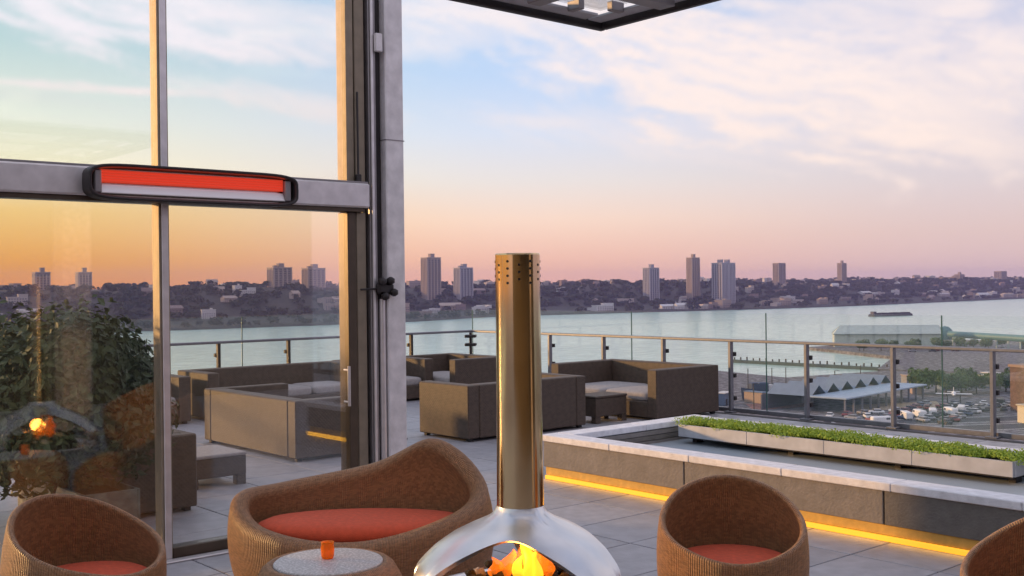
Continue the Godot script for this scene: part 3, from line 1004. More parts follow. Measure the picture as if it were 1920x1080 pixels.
func build_window_wall():
	var t = thing("window_wall", "tall aluminium framed glass wall with mullion and wide transom", "window", Vector3(0, 0, WALL_Z))
	# upright between the two bays
	span("mullion", Vector3(2.99, 0.0, -0.12), Vector3(3.062, 4.6, 0.0), M.alu_sunset_tint, t, 0.006)
	span("mullion_cap", Vector3(3.004, 0.0, 0.0), Vector3(3.05, 4.6, 0.012), M.alu, t, 0.004)
	# transom beam and its dark soffit strip
	span("transom", Vector3(-1.4, 2.415, -0.10), Vector3(4.63, 2.60, 0.06), M.alu, t, 0.012)
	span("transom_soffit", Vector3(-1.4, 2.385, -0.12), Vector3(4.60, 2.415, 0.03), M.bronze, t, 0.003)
	span("transom_lip", Vector3(-1.4, 2.60, -0.09), Vector3(4.62, 2.615, 0.045), M.grey_metal, t, 0.003)
	# jamb by the column
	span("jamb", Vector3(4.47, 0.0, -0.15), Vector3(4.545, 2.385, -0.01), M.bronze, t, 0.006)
	span("jamb", Vector3(4.47, 2.615, -0.15), Vector3(4.535, 4.6, -0.01), M.alu_sunset_tint, t, 0.006)
	span("jamb_strip", Vector3(4.552, 0.0, -0.14), Vector3(4.64, 2.385, -0.02), M.alu_sunset_tint, t, 0.006)
	span("jamb_strip", Vector3(4.552, 2.615, -0.14), Vector3(4.64, 4.6, -0.02), M.alu_sunset_tint, t, 0.006)
	# sill and threshold
	span("sill", Vector3(3.062, 0.0, -0.12), Vector3(4.47, 0.075, -0.005), M.bronze, t, 0.006)
	span("sill", Vector3(-1.4, 0.0, -0.12), Vector3(2.99, 0.075, -0.005), M.bronze, t, 0.006)
	span("threshold", Vector3(-1.4, 0.0, 0.03), Vector3(4.62, 0.012, 0.11), M.alu, t, 0.004)
	span("head", Vector3(-1.4, 4.6, -0.14), Vector3(4.64, 4.72, 0.02), M.alu, t, 0.01)
	span("end_post", Vector3(-1.5, 0.0, -0.12), Vector3(-1.4, 4.72, 0.0), M.alu, t, 0.006)
	# double glazing: each bay has two sheets
	for bay in [[-1.4, 2.99, 0.075, 2.385], [3.062, 4.47, 0.075, 2.385], [-1.4, 2.99, 2.615, 4.6], [3.062, 4.47, 2.615, 4.6]]:
		for z in [-0.04, -0.066]:
			span("pane", Vector3(bay[0] + 0.002, bay[2] + 0.002, z - 0.006), Vector3(bay[1] - 0.002, bay[3] - 0.002, z), M.pane, t, 0.0)
	# thin gaskets along the panes
	for bay in [[-1.4, 2.99], [3.062, 4.47]]:
		span("gasket", Vector3(bay[0], 2.61, -0.075), Vector3(bay[1], 2.622, -0.03), M.dark, t, 0.0)
	# pull handle on the door edge
	var h = Bag.new()
	h.tube(Vector3(4.44, 0.92, 0.03), Vector3(4.44, 1.22, 0.03), 0.012, 10)
	h.tube(Vector3(4.44, 0.95, 0.03), Vector3(4.44, 0.95, -0.038), 0.008, 8)
	h.tube(Vector3(4.44, 1.19, 0.03), Vector3(4.44, 1.19, -0.038), 0.008, 8)
	part("pull_handle", h.mesh(), M.alu, t)
	# window stay above the transom
	h = Bag.new()
	h.bar(Vector3(4.55, 2.66, 0.02), Vector3(4.56, 3.3, 0.0), 0.014, 0.014, 0.003)
	h.box(Vector3(4.55, 2.64, 0.02), Vector3(0.04, 0.06, 0.04), 0.006)
	part("window_stay", h.mesh(), M.dark, t)
	# column at the corner
	var c = thing("corner_column", "pale lilac column with dark grooved side at the end of window wall", "column", Vector3(0, 0, WALL_Z))
	span("shaft", Vector3(4.80, 0.0, -0.27), Vector3(4.968, 4.9, 0.03), M.column, c, 0.008)
	span("joint_line", Vector3(4.797, 2.95, -0.2), Vector3(4.971, 2.957, 0.033), M.grey_metal, c, 0.0)
	span("base_sleeve", Vector3(4.79, 0.0, -0.28), Vector3(4.985, 0.30, 0.045), M.column, c, 0.008)
	span("channel_back", Vector3(4.735, 0.0, -0.24), Vector3(4.797, 4.9, -0.04), M.dark, c, 0.003)
	span("channel_flange", Vector3(4.665, 0.0, -0.24), Vector3(4.732, 4.9, 0.0), M.grey_metal, c, 0.006)
	span("sun_stop_strip", Vector3(4.643, 0.0, -0.22), Vector3(4.663, 4.9, -0.06), M.bronze, c, 0.002)  # added to stop sunlight leaking between jamb and column
	span("channel_lip", Vector3(4.676, 0.0, 0.002), Vector3(4.70, 4.9, 0.02), M.alu, c, 0.004)
	var b = Bag.new()
	b.tube(Vector3(4.765, 0.0, 0.0), Vector3(4.765, 1.72, 0.0), 0.026, 14)
	part("pipe", b.mesh(), M.alu, c)
	span("junction_box", Vector3(4.70, 3.62, 0.022), Vector3(4.76, 3.76, 0.06), M.column, c, 0.006)
	# black clamp with knobs
	b = Bag.new()
	b.box(Vector3(4.77, 1.80, 0.03), Vector3(0.15, 0.09, 0.07), 0.02)
	for q in [[-0.05, 0.055], [0.03, 0.06], [0.06, -0.03], [-0.02, -0.06]]:
		b.lathe([Vector2(0.01, -0.03), Vector2(0.032, -0.015), Vector2(0.032, 0.015), Vector2(0.01, 0.03)], 10, Vector3(4.77 + q[0], 1.8 + q[1], 0.07))
	part("clamp", b.mesh(), M.dark, c)
	b = Bag.new()
	b.tube(Vector3(4.56, 1.795, 0.02), Vector3(4.71, 1.80, 0.03), 0.008, 8)
	part("clamp_arm", b.mesh(), M.dark, c)
	# heater on the transom
	var q = thing("patio_heater", "long black infrared heater glowing red on the transom", "heater", Vector3(3.205, 2.50, WALL_Z + 0.06))
	b = Bag.new()
	var L = 0.74
	var H = 0.118
	var rim = []
	for ring in [[1.0, 0.0], [1.0, 0.11], [0.985, 0.125], [0.93, 0.125], [0.9, 0.105], [0.89, 0.03]]:
		var line = []
		for k in 40:
			var a = TAU * k / 40.0
			var sx = signf(cos(a)) * pow(absf(cos(a)), 0.25)
			var sy = signf(sin(a)) * pow(absf(sin(a)), 0.45)
			var inset = (1.0 - ring[0]) * 0.25
			line.append(Vector3(sx * (L - inset), sy * (H - inset), ring[1]))
		rim.append(line)
	b.grid(rim, true)
	part("housing", b.mesh(), M.dark, q)
	part("back_plate", cbox(Vector3(1.40, 0.19, 0.02), 0.004), M.steel, q, Vector3(0, 0, 0.02))
	part("reflector", cbox(Vector3(1.36, 0.066, 0.012), 0.004), mat(0.88, 0.85, 0.86, 0.35, 0.2), q, Vector3(0, -0.045, 0.066)).rotation.x = -0.5
	var el = glow(0.86, 0.065, 0.028, 0.40)
	part("heating_element", cbox(Vector3(1.32, 0.082, 0.010), 0.003), el, q, Vector3(-0.01, 0.038, 0.056))
	for k in 5:
		b = Bag.new()
		b.tube(Vector3(-0.655, 0.006 + k * 0.0165, 0.066), Vector3(0.635, 0.006 + k * 0.0165, 0.066), 0.0058, 8)
		part("heating_tube", b.mesh(), el, q)
	for sx in [-1.0, 1.0]: part("end_bracket", cbox(Vector3(0.05, 0.15, 0.05), 0.008), M.grey_metal, q, Vector3(sx * 0.672, 0.0, 0.07))
	var al = AreaLight3D.new()
	al.name = "heater_light"
	al.area_size = Vector2(1.32, 0.085)
	al.light_color = Color(1.0, 0.35, 0.2)
	al.light_energy = 0.06
	al.shadow_enabled = true
	al.position = Vector3(3.195, 2.538, WALL_Z + 0.145)
	al.rotation.y = PI   # shines away from the wall
	add_child(al)

func build_canopy():
	var t = thing("glass_canopy", "dark steel framed glass canopy corner hanging in at the top", "canopy", Vector3(0, 3.2, 0))
	var X = 4.32
	var Z = -4.23
	var x0 = -4.6
	var z1 = 3.45
	span("edge_beam", Vector3(x0, 0.0, Z), Vector3(X, 0.075, Z + 0.04), M.dark, t, 0.006)
	span("edge_beam", Vector3(X - 0.04, 0.0, Z + 0.041), Vector3(X, 0.075, z1), M.dark, t, 0.006)
	span("edge_beam", Vector3(x0, 0.0, Z + 0.055), Vector3(x0 + 0.055, 0.075, z1), M.dark, t, 0.006)
	var k = 0
	var x = X - 0.64
	while x > x0 + 0.2:
		span("rafter", Vector3(x - 0.045, 0.012, Z + 0.156), Vector3(x + 0.045, 0.10, z1), M.grey_metal, t, 0.006)
		x -= 0.9
		k += 1
	var z = Z + 0.62
	while z < z1 - 0.2:
		span("purlin", Vector3(x0 + 0.055, -0.02, z - 0.05), Vector3(X - 0.156, 0.012, z + 0.05), M.grey_metal, t, 0.004)
		z += 0.95
	# inner glazing bars by the edge
	span("inner_flange", Vector3(x0 + 0.06, 0.03, Z + 0.056), Vector3(X - 0.175, 0.045, Z + 0.155), M.trough, t, 0.003)
	span("inner_flange", Vector3(X - 0.155, 0.03, Z + 0.056), Vector3(X - 0.056, 0.045, z1), M.trough, t, 0.003)
	for i in 12:
		span("bracket", Vector3(X - 0.40 - i * 0.64, 0.02, Z + 0.15), Vector3(X - 0.36 - i * 0.64, 0.07, Z + 0.24), M.grey_metal, t, 0.004)
		span("bracket", Vector3(X - 0.24, 0.02, Z + 0.28 + i * 0.6), Vector3(X - 0.15, 0.07, Z + 0.32 + i * 0.6), M.grey_metal, t, 0.004)
	z = Z + 0.03
	var xs = [X - 0.02, X - 0.64, X - 1.54, X - 2.44, X - 3.34, X - 4.24, X - 5.14, X - 6.04, X - 6.94, X - 7.84]
	for i in xs.size() - 1:
		var zz = Z + 0.02
		for j in 8:
			var ze = minf(zz + (0.6 if j == 0 else 0.95), z1)
			span("roof_pane", Vector3(xs[i + 1] + 0.01, 0.104, zz + 0.01), Vector3(xs[i] - 0.01, 0.114, ze - 0.01), M.canopy_glass, t, 0.0)
			zz = ze
	# stone pillar that carries its corner bay, out of the picture but mirrored in the left pane
	var p = thing("stone_pillar", "beige stone pillar mirrored in the dark left window pane", "pillar", Vector3(4.55, 0, -0.95))
	span("plinth", Vector3(-0.22, 0, -0.22), Vector3(0.22, 0.14, 0.22), M.pale_stone, p, 0.01)
	span("shaft", Vector3(-0.17, 0.14, -0.17), Vector3(0.17, 3.05, 0.17), M.pale_stone, p, 0.02)
	span("capital", Vector3(-0.21, 3.05, -0.21), Vector3(0.21, 3.178, 0.21), M.pale_stone, p, 0.01)

func build_railing():
	var t = thing("glass_balustrade", "glass balustrade with grey posts and slim handrail round the terrace", "railing", Vector3.ZERO)
	var H = 1.015
	var zs = []
	var z = -14.615
	while z < 8.0:
		zs.append(z)
		z += 1.245
	var xs = []
	var x = 11.02
	while x > -5.5:
		xs.append(x)
		x -= 1.19
	var post = Bag.new()
	post.box(Vector3(0, 0.5, 0), Vector3(0.07, 1.0, 0.045), 0.006)
	post.box(Vector3(0, 0.012, 0), Vector3(0.14, 0.024, 0.14), 0.004)
	var pm = post.mesh()
	var cl = Bag.new()
	for y in [0.82, 0.52, 0.2]: cl.box(Vector3(0.06, y, 0), Vector3(0.06, 0.06, 0.075), 0.008)
	var cm = cl.mesh()
	for q in zs:
		var o = part("post", pm, M.post, t, Vector3(RAIL_X, 0, q))
		part("clamp", cm, M.dark, o)
	for q in xs:
		var o = part("post", pm, M.dark, t, Vector3(q, 0, RAIL_Z), PI / 2)
		part("clamp", cm, M.dark, o)
	var cpost = part("post", pm, M.dark, t, Vector3(RAIL_X - 0.12, 0, RAIL_Z + 0.12), PI / 4)
	var cc = Bag.new()
	for y in [0.93, 0.78]: cc.box(Vector3(0, y, 0), Vector3(0.2, 0.05, 0.2), 0.01)
	part("corner_clamp", cc.mesh(), M.dark, cpost)
	# handrail
	span("handrail", Vector3(RAIL_X - 0.03, H - 0.02, RAIL_Z), Vector3(RAIL_X + 0.03, H + 0.02, 8.6), M.post, t, 0.008)
	span("handrail", Vector3(-5.5, H - 0.02, RAIL_Z - 0.03), Vector3(RAIL_X - 0.031, H + 0.02, RAIL_Z + 0.03), M.post, t, 0.008)
	# tall sheets of glass outside the posts, joints every second bay
	var top = 1.40
	var edge = mat(0.05, 0.12, 0.11, 0.2)
	var jz = [RAIL_Z - 0.1, -14.10, -11.61, -9.10, -6.56, -4.05, -1.5, 1.0, 3.5, 6.0, 8.5]
	for k in jz.size() - 1:
		span("glass_panel", Vector3(RAIL_X + 0.09, 0.06, jz[k] + 0.008), Vector3(RAIL_X + 0.102, top, jz[k + 1] - 0.008), M.rail_glass, t, 0.0)
		span("glass_edge", Vector3(RAIL_X + 0.09, 0.06, jz[k + 1] - 0.006), Vector3(RAIL_X + 0.102, top, jz[k + 1] + 0.006), edge, t, 0.0)
	var jx = [12.46, 10.27, 7.89, 5.5, 3.1, 0.7, -1.7, -4.1, -5.5]
	for k in jx.size() - 1:
		span("glass_panel", Vector3(jx[k + 1] + 0.008, 0.06, RAIL_Z - 0.102), Vector3(jx[k] - 0.008, top, RAIL_Z - 0.09), M.rail_glass, t, 0.0)
		span("glass_edge", Vector3(jx[k] - 0.006, 0.06, RAIL_Z - 0.102), Vector3(jx[k] + 0.006, top, RAIL_Z - 0.09), edge, t, 0.0)
	span("shoe", Vector3(RAIL_X + 0.06, 0.0, RAIL_Z - 0.1), Vector3(RAIL_X + 0.13, 0.06, 8.6), M.post, t, 0.004)
	span("shoe", Vector3(-5.5, 0.0, RAIL_Z - 0.13), Vector3(RAIL_X + 0.055, 0.06, RAIL_Z - 0.06), M.post, t, 0.004)

# ------------------------------------------------------------------ reflecting pool
func build_pool():
	var t = thing("reflecting_pool", "raised reflecting pool with white coping and amber light strip at its base", "pool", Vector3.ZERO)
	var X0 = 6.92
	var X1 = 9.12
	var Z0 = -7.60
	var Z1 = -2.30
	span("core_wall", Vector3(X0 + 0.07, 0.0, Z0 + 0.07), Vector3(X0 + 0.16, 0.352, Z1 - 0.07), M.pool_lining, t, 0.0)
	span("core_wall", Vector3(X0 + 0.16, 0.0, Z0 + 0.07), Vector3(X1 - 0.05, 0.352, Z0 + 0.19), M.pool_lining, t, 0.0)
	span("core_wall", Vector3(X1 - 0.22, 0.0, Z0 + 0.19), Vector3(X1 - 0.05, 0.352, Z1 - 0.07), M.pool_lining, t, 0.0)
	span("core_wall", Vector3(X0 + 0.16, 0.0, Z1 - 0.2), Vector3(X1 - 0.22, 0.352, Z1 - 0.07), M.pool_lining, t, 0.0)
	var zs = [Z0, -5.885, -4.085, Z1]
	for k in 3: span("cladding_panel", Vector3(X0, 0.115, zs[k] + 0.006), Vector3(X0 + 0.066, 0.352, zs[k + 1] - 0.006), M.cladding[[2, 0, 1][k]], t, 0.004)
	for k in 2: span("cladding_panel", Vector3(X0 + 0.07 + k * 1.05, 0.0, Z0), Vector3(X0 + 0.07 + k * 1.05 + 1.04, 0.352, Z0 + 0.066), M.cladding[k], t, 0.004)
	# coping stones
	var cz = [Z0 - 0.02]
	while cz[-1] < Z1 - 0.5: cz.append(cz[-1] + 0.9)
	for k in cz.size() - 1: span("coping_stone", Vector3(X0 - 0.02, 0.354, cz[k] + 0.0015), Vector3(X0 + 0.20, 0.412, cz[k + 1] - 0.0015), M.coping, t, 0.006)
	for k in 2: span("coping_stone", Vector3(X0 + 0.203 + k * 1.01, 0.354, Z0 - 0.02), Vector3(X0 + 0.20 + (k + 1) * 1.01, 0.412, Z0 + 0.21), M.coping, t, 0.006)
	for k in cz.size() - 1: span("coping_stone", Vector3(X1 - 0.26, 0.354, maxf(cz[k], Z0 + 0.212) + 0.0015), Vector3(X1 - 0.01, 0.408, cz[k + 1] - 0.0015), M.coping, t, 0.006)
	# ledges inside the far-left end, stepped stone courses
	for k in 3: span("inner_course", Vector3(X0 + 0.165, 0.20 + k * 0.05, Z0 + 0.192), Vector3(X1 - 0.225, 0.244 + k * 0.05, Z0 + 0.215 - k * 0.005), M.cladding[k], t, 0.002)
	var wm = mat(0.56, 0.63, 0.70, 0.03)
	wm.metallic_specular = 0.85
	wm.normal_enabled = true
	var nn = FastNoiseLite.new()
	nn.seed = 9
	nn.frequency = 0.012
	var nt = NoiseTexture2D.new()
	nt.width = 256
	nt.height = 256
	nt.seamless = true
	nt.as_normal_map = true
	nt.bump_strength = 2.0
	nt.noise = nn
	wm.normal_texture = nt
	wm.normal_scale = 0.08
	wm.uv1_triplanar = true
	wm.uv1_world_triplanar = true
	wm.uv1_scale = Vector3.ONE * 0.6
	span("water", Vector3(X0 + 0.162, 0.02, Z0 + 0.20), Vector3(X1 - 0.222, 0.215, Z1 - 0.202), wm, t, 0.0)
	# light strip in the toe recess
	var strip = part("light_strip", cbox(Vector3(0.035, 0.036, Z1 - Z0 - 0.06), 0.004), M.amber, t, Vector3(X0 + 0.01, 0.019, (Z0 + Z1) * 0.5))
	span("glow_tinted_reveal", Vector3(X0 + 0.016, 0.042, Z0 + 0.02), Vector3(X0 + 0.068, 0.112, Z1 - 0.02), M.amber_bounce, t, 0.002)  # reveal whose amber is painted bounce from the strip below
	for k in 3:
		var al = AreaLight3D.new()
		al.name = numbered("strip_light")
		al.area_size = Vector2(1.74, 0.05)
		al.light_color = Color(1.0, 0.72, 0.2)
		al.light_energy = 0.05
		al.shadow_enabled = true
		al.position = Vector3(X0 - 0.012, 0.028, -6.71 + k * 1.765)
		al.rotation.y = PI / 2
		add_child(al)
	# planted trough over the water
	var q = thing("planter_trough", "long pale metal trough of green plants over the pool water", "planter", Vector3(8.42, 0, -5.55))
	var L = 3.36
	for k in 4:
		var z0 = -L * 0.5 + k * L / 4
		span("front_panel", Vector3(0, 0.285, z0 + 0.002), Vector3(0.02, 0.405, z0 + L / 4 - 0.002), M.trough, q, 0.002)
	span("back_panel", Vector3(0.40, 0.285, -L * 0.5), Vector3(0.42, 0.405, L * 0.5), M.trough, q, 0.002)
	for s in [-1.0, 1.0]: span("end_panel", Vector3(0.021, 0.285, s * L * 0.5 - 0.01), Vector3(0.399, 0.405, s * L * 0.5 + 0.01), M.trough, q, 0.002)
	span("bottom_plate", Vector3(0.022, 0.272, -L * 0.5 + 0.012), Vector3(0.398, 0.288, L * 0.5 - 0.012), M.dark, q, 0.0)
	span("soil", Vector3(0.022, 0.289, -L * 0.5 + 0.012), Vector3(0.398, 0.39, L * 0.5 - 0.012), M.soil, q, 0.0)
	for z in [-1.6, -0.46, 0.62, 1.6]: span("support", Vector3(0.16, 0.20, z - 0.03), Vector3(0.26, 0.272, z + 0.03), M.dark, q, 0.003)
	var proto = null
	for k in 15:
		var at = Vector3(8.61, 0.39, -7.13 + k * 0.2275)
		var label = "bright green mounded plant in the row filling the pale trough"
		if proto == null:
			proto = thing("sedum_plant", label, "plant", at, 0.0, "green plants in the trough")
			part("foliage", clump(17, 1900, 0.235, 0.058, 0.010, 12), M.sedum, proto, Vector3(0, 0.035, 0))
			var s = Bag.new()
			for i in 6: s.bar(Vector3(0, -0.02, 0), Vector3(cos(i * 1.05) * 0.12, 0.06, sin(i * 1.05) * 0.1), 0.006, 0.006)
			part("stem", s.mesh(), M.leaf[1], proto)
		else:
			copy(proto, label, at, rng.randf() * TAU, rng.randf_range(0.85, 1.12), "green plants in the trough")

# ------------------------------------------------------------------ dark wicker sofas
# local axes: back along -z, sitter looks to +z; origin at the middle of the floor footprint
func sofa(called, label, at, turn, w, d, h = 0.66, arms = [true, true], seats = 2, seat_h = 0.36, back = true):
	var t = thing(called, label, "sofa" if w > 1.2 else "armchair", at, turn, "dark wicker lounge seats")
	var aw = 0.17
	var bt = 0.2
	var foot = 0.035
	var l = -w / 2 + (aw if arms[0] else 0.0)
	var r = w / 2 - (aw if arms[1] else 0.0)
	if arms[0]: span("arm", Vector3(-w / 2, foot, -d / 2), Vector3(l - 0.002, h, d / 2), M.sofa, t, 0.012)
	if arms[1]: span("arm", Vector3(r + 0.002, foot, -d / 2), Vector3(w / 2, h, d / 2), M.sofa, t, 0.012)
	span("base", Vector3(l, foot, -d / 2 + bt), Vector3(r, seat_h - 0.11, d / 2 - 0.015), M.sofa, t, 0.012)
	if back: span("back", Vector3(l, foot, -d / 2), Vector3(r, h, -d / 2 + bt - 0.002), M.sofa, t, 0.012)
	var sw = (r - l) / seats
	for k in seats:
		var c = Bag.new()
		pad(c, Vector3(l + (k + 0.5) * sw, seat_h - 0.11, (bt) * 0.5), Vector3(sw - 0.012, 0.12, d - bt - 0.03))
		part("seat_cushion", c.mesh(), M.seat, t)
	for sx in [-1.0, 1.0]:
		for sz in [-1.0, 1.0]: part("foot", cbox(Vector3(0.06, foot + 0.004, 0.06), 0.004), M.dark, t, Vector3(sx * (w / 2 - 0.07), (foot + 0.004) / 2, sz * (d / 2 - 0.07)))
	return t

func pad(b, base, s):
	# a stuffed cushion: rounded box with a crowned top
	var rows = []
	for ring in [[0.94, 0.0], [1.0, 0.2], [1.0, 0.72], [0.97, 0.9], [0.9, 1.0], [0.6, 1.08], [0.02, 1.12]]:
		var line = []
		for k in 32:
			var a = TAU * k / 32.0
			var x = signf(cos(a)) * pow(absf(cos(a)), 0.22)
			var z = signf(sin(a)) * pow(absf(sin(a)), 0.22)
			line.append(base + Vector3(x * s.x * 0.5 * ring[0], ring[1] * s.y, z * s.z * 0.5 * ring[0]))
		rows.append(line)
	b.grid(rows, true, true)

func ottoman(label, at, w, d, h, category = "ottoman"):
	var t = thing("wicker_" + category, label, category, at, 0.0)
	span("top", Vector3(-w / 2, h - 0.03, -d / 2), Vector3(w / 2, h, d / 2), M.seat if category == "ottoman" else M.sofa, t, 0.008)
	span("apron", Vector3(-w / 2 + 0.008, 0.09, -d / 2 + 0.008), Vector3(w / 2 - 0.008, h - 0.032, d / 2 - 0.008), M.sofa, t, 0.006)
	for sx in [-1.0, 1.0]:
		for sz in [-1.0, 1.0]: part("leg", cbox(Vector3(0.09, 0.09, 0.09), 0.004), M.sofa, t, Vector3(sx * (w / 2 - 0.055), 0.045, sz * (d / 2 - 0.055)))
	return t

func build_sofas():
	sofa("wicker_sofa", "brown wicker sofa turned away, nearest one seen through the glazed door", Vector3(6.23, 0, -11.16), PI / 2, 2.16, 1.04, 0.64, [true, true], 2)
	sofa("wicker_sofa", "dark wicker sofa against the railing seen through the glazed door", Vector3(7.95, 0, -14.62), 0.0, 2.6, 1.0, 0.66, [true, true], 3)
	sofa("wicker_armchair", "dark wicker armchair left of the sofa against the railing", Vector3(5.82, 0, -14.6), 0.0, 1.15, 1.0, 0.64, [true, true], 1)
	sofa("wicker_armchair", "dark wicker armchair just behind the mullion near the low ottoman", Vector3(3.44, 0, -8.95), -PI / 2, 0.9, 0.92, 0.63, [true, true], 1)
	ottoman("low wicker ottoman with pale top behind the glazed door", Vector3(4.49, 0, -9.66), 0.58, 0.64, 0.30)
	sofa("wicker_sofa", "dark wicker sofa by the railing corner, partly hidden by white column", Vector3(9.95, 0, -14.75), 0.0, 1.3, 1.0, 0.66, [false, true], 1)
	sofa("wicker_sofa", "dark wicker sofa in the corner of the railing behind corner clamps", Vector3(11.18, 0, -14.48), -PI / 2, 1.55, 1.1, 0.66, [true, true], 2)
	sofa("wicker_sofa", "wicker sofa with tan end turned away, behind the flue", Vector3(8.86, 0, -10.44), PI, 1.92, 0.97, 0.66, [true, true], 2)
	sofa("wicker_sofa", "wicker sofa facing left beside the pool and right railing", Vector3(11.52, 0, -10.72), -PI / 2, 2.05, 1.3, 0.68, [true, true], 2)
	ottoman("small dark wicker table before the sofa beside the pool", Vector3(10.42, 0, -10.3), 0.6, 0.44, 0.36, "table")
	var st = thing("speaker_post", "slim black post standing just right of the white column", "speaker", Vector3(7.48, 0, -10.75))
	span("body", Vector3(-0.05, 0.02, -0.05), Vector3(0.05, 0.36, 0.05), M.dark, st, 0.01)
	span("foot", Vector3(-0.07, 0.0, -0.07), Vector3(0.07, 0.02, 0.07), M.dark, st, 0.004)

# ------------------------------------------------------------------ planter behind the left pane
func build_planter():
	var t = thing("metal_planter", "grey green box planter behind the dark left window pane", "planter", Vector3(2.87, 0, -8.36))
	var w = 0.40
	var d = 1.46
	var h = 0.40
	span("side_panel", Vector3(-w / 2, 0, -d / 2), Vector3(-w / 2 + 0.02, h, d / 2), M.planter, t, 0.004)
	span("side_panel", Vector3(w / 2 - 0.02, 0, -d / 2), Vector3(w / 2, h, d / 2), M.planter, t, 0.004)
	span("end_panel", Vector3(-w / 2 + 0.02, 0, -d / 2), Vector3(w / 2 - 0.02, h, -d / 2 + 0.02), M.planter, t, 0.004)
	span("end_panel", Vector3(-w / 2 + 0.02, 0, d / 2 - 0.02), Vector3(w / 2 - 0.02, h, d / 2), M.planter, t, 0.004)
	span("soil", Vector3(-w / 2 + 0.022, 0.02, -d / 2 + 0.022), Vector3(w / 2 - 0.022, h - 0.05, d / 2 - 0.022), M.soil, t, 0.0)
	var info = [["dark leafy shrub at the window end of the grey planter", 2.62, -8.1, 0.60, 0.80], ["dark leafy shrub in the middle of the grey planter", 3.02, -8.42, 0.62, 0.80], ["dark leafy shrub at the far end of the grey planter", 2.75, -8.95, 0.86, 0.86]]
	for k in 3:
		var q = info[k]
		var s = thing("leafy_shrub", q[0], "shrub", Vector3(q[1], h - 0.05, q[2]), 0.0, "shrubs in the grey planter")
		var b = Bag.new()
		for i in 5: b.bar(Vector3(0, 0, 0), Vector3(cos(i * 1.3) * 0.22, 0.7 + 0.06 * i, sin(i * 1.3) * 0.22), 0.02, 0.02)
		part("stem", b.mesh(), M.bark, s)
		part("foliage", clump(60 + k, 12000, q[3], q[4], 0.036, 18), M.shrub, s, Vector3(0, 0.60, 0))

# ------------------------------------------------------------------ brown wicker seats
# angle: 0 = right, 90 = front, 180 = left, 270 = back, seen by someone standing before the seat
func around(keys, a):
	var n = keys.size()
	var u = fposmod(a, TAU) / TAU * n
	var i = int(u)
	return cubic_interpolate(keys[i % n], keys[(i + 1) % n], keys[(i - 1 + n) % n], keys[(i + 2) % n], u - i)

func tub(keys, a, b, thick, seat_h, belly_y, squeeze, inner_pull = 0.0):
	var rows = []
	var N = 72
	var prof = func(y): return 1.0 - squeeze * pow((y - belly_y) / 0.45, 2.0)
	var steps = []
	for k in 15: steps.append([0, k / 14.0])
	for k in range(1, 8): steps.append([1, k / 8.0])
	for k in 13: steps.append([2, k / 12.0])
	steps.append([3, 0.5])
	steps.append([3, 1.0])
	for st in steps:
		var line = []
		for k in N:
			var t = TAU * k / N
			var H = around(keys, t) - thick * 0.5
			var y = 0.0
			var off = 0.0
			match st[0]:
				0:
					y = lerpf(0.0, H, st[1])
				1:
					y = H + sin(st[1] * PI) * thick * 0.5
					off = thick * (1.0 - cos(st[1] * PI)) * 0.5
				2:
					y = lerpf(H, seat_h, st[1])
					off = thick + inner_pull * sin(st[1] * PI * 0.5)
				3:
					y = seat_h
			var f = prof.call(minf(y, H))
			if st[0] == 3:
				f *= 1.0 - st[1]
				off = thick * (1.0 - st[1])
			var ca = cos(t)
			var sa = sin(t)
			line.append(Vector3(ca * maxf(0.002, a * f - off), y, sa * maxf(0.002, b * f - off)))
		rows.append(line)
	var bag = Bag.new()
	var girth = TAU * sqrt((a * a + b * b) * 0.5)
	bag.grid(rows, true, true, roundf(girth / 0.13), 1.0 / 0.13)
	return bag.mesh()

func cushion_mesh(a, b, h):
	var rows = []
	for ring in [[0.8, 0.0], [0.95, 0.12], [1.0, 0.42], [0.97, 0.68], [0.88, 0.86], [0.7, 0.95], [0.4, 1.0], [0.01, 1.02]]:
		var line = []
		for k in 48:
			var t = TAU * k / 48.0
			line.append(Vector3(cos(t) * a * ring[0], ring[1] * h, sin(t) * b * ring[0]))
		rows.append(line)
	var bag = Bag.new()
	bag.grid(rows, true, true)
	return bag.mesh()

func tub_chair(label, at, turn):
	var t = thing("wicker_tub_chair", label, "chair", at, turn, "round wicker tub chairs")
	# rim low at the front, high at the back
	part("shell", tub([0.60, 0.505, 0.455, 0.505, 0.60, 0.72, 0.768, 0.72], 0.385, 0.385, 0.035, 0.34, 0.40, 0.22), M.wicker, t)
	part("seat_cushion", cushion_mesh(0.315, 0.315, 0.075), M.cushion, t, Vector3(0, 0.335, 0))
	return t

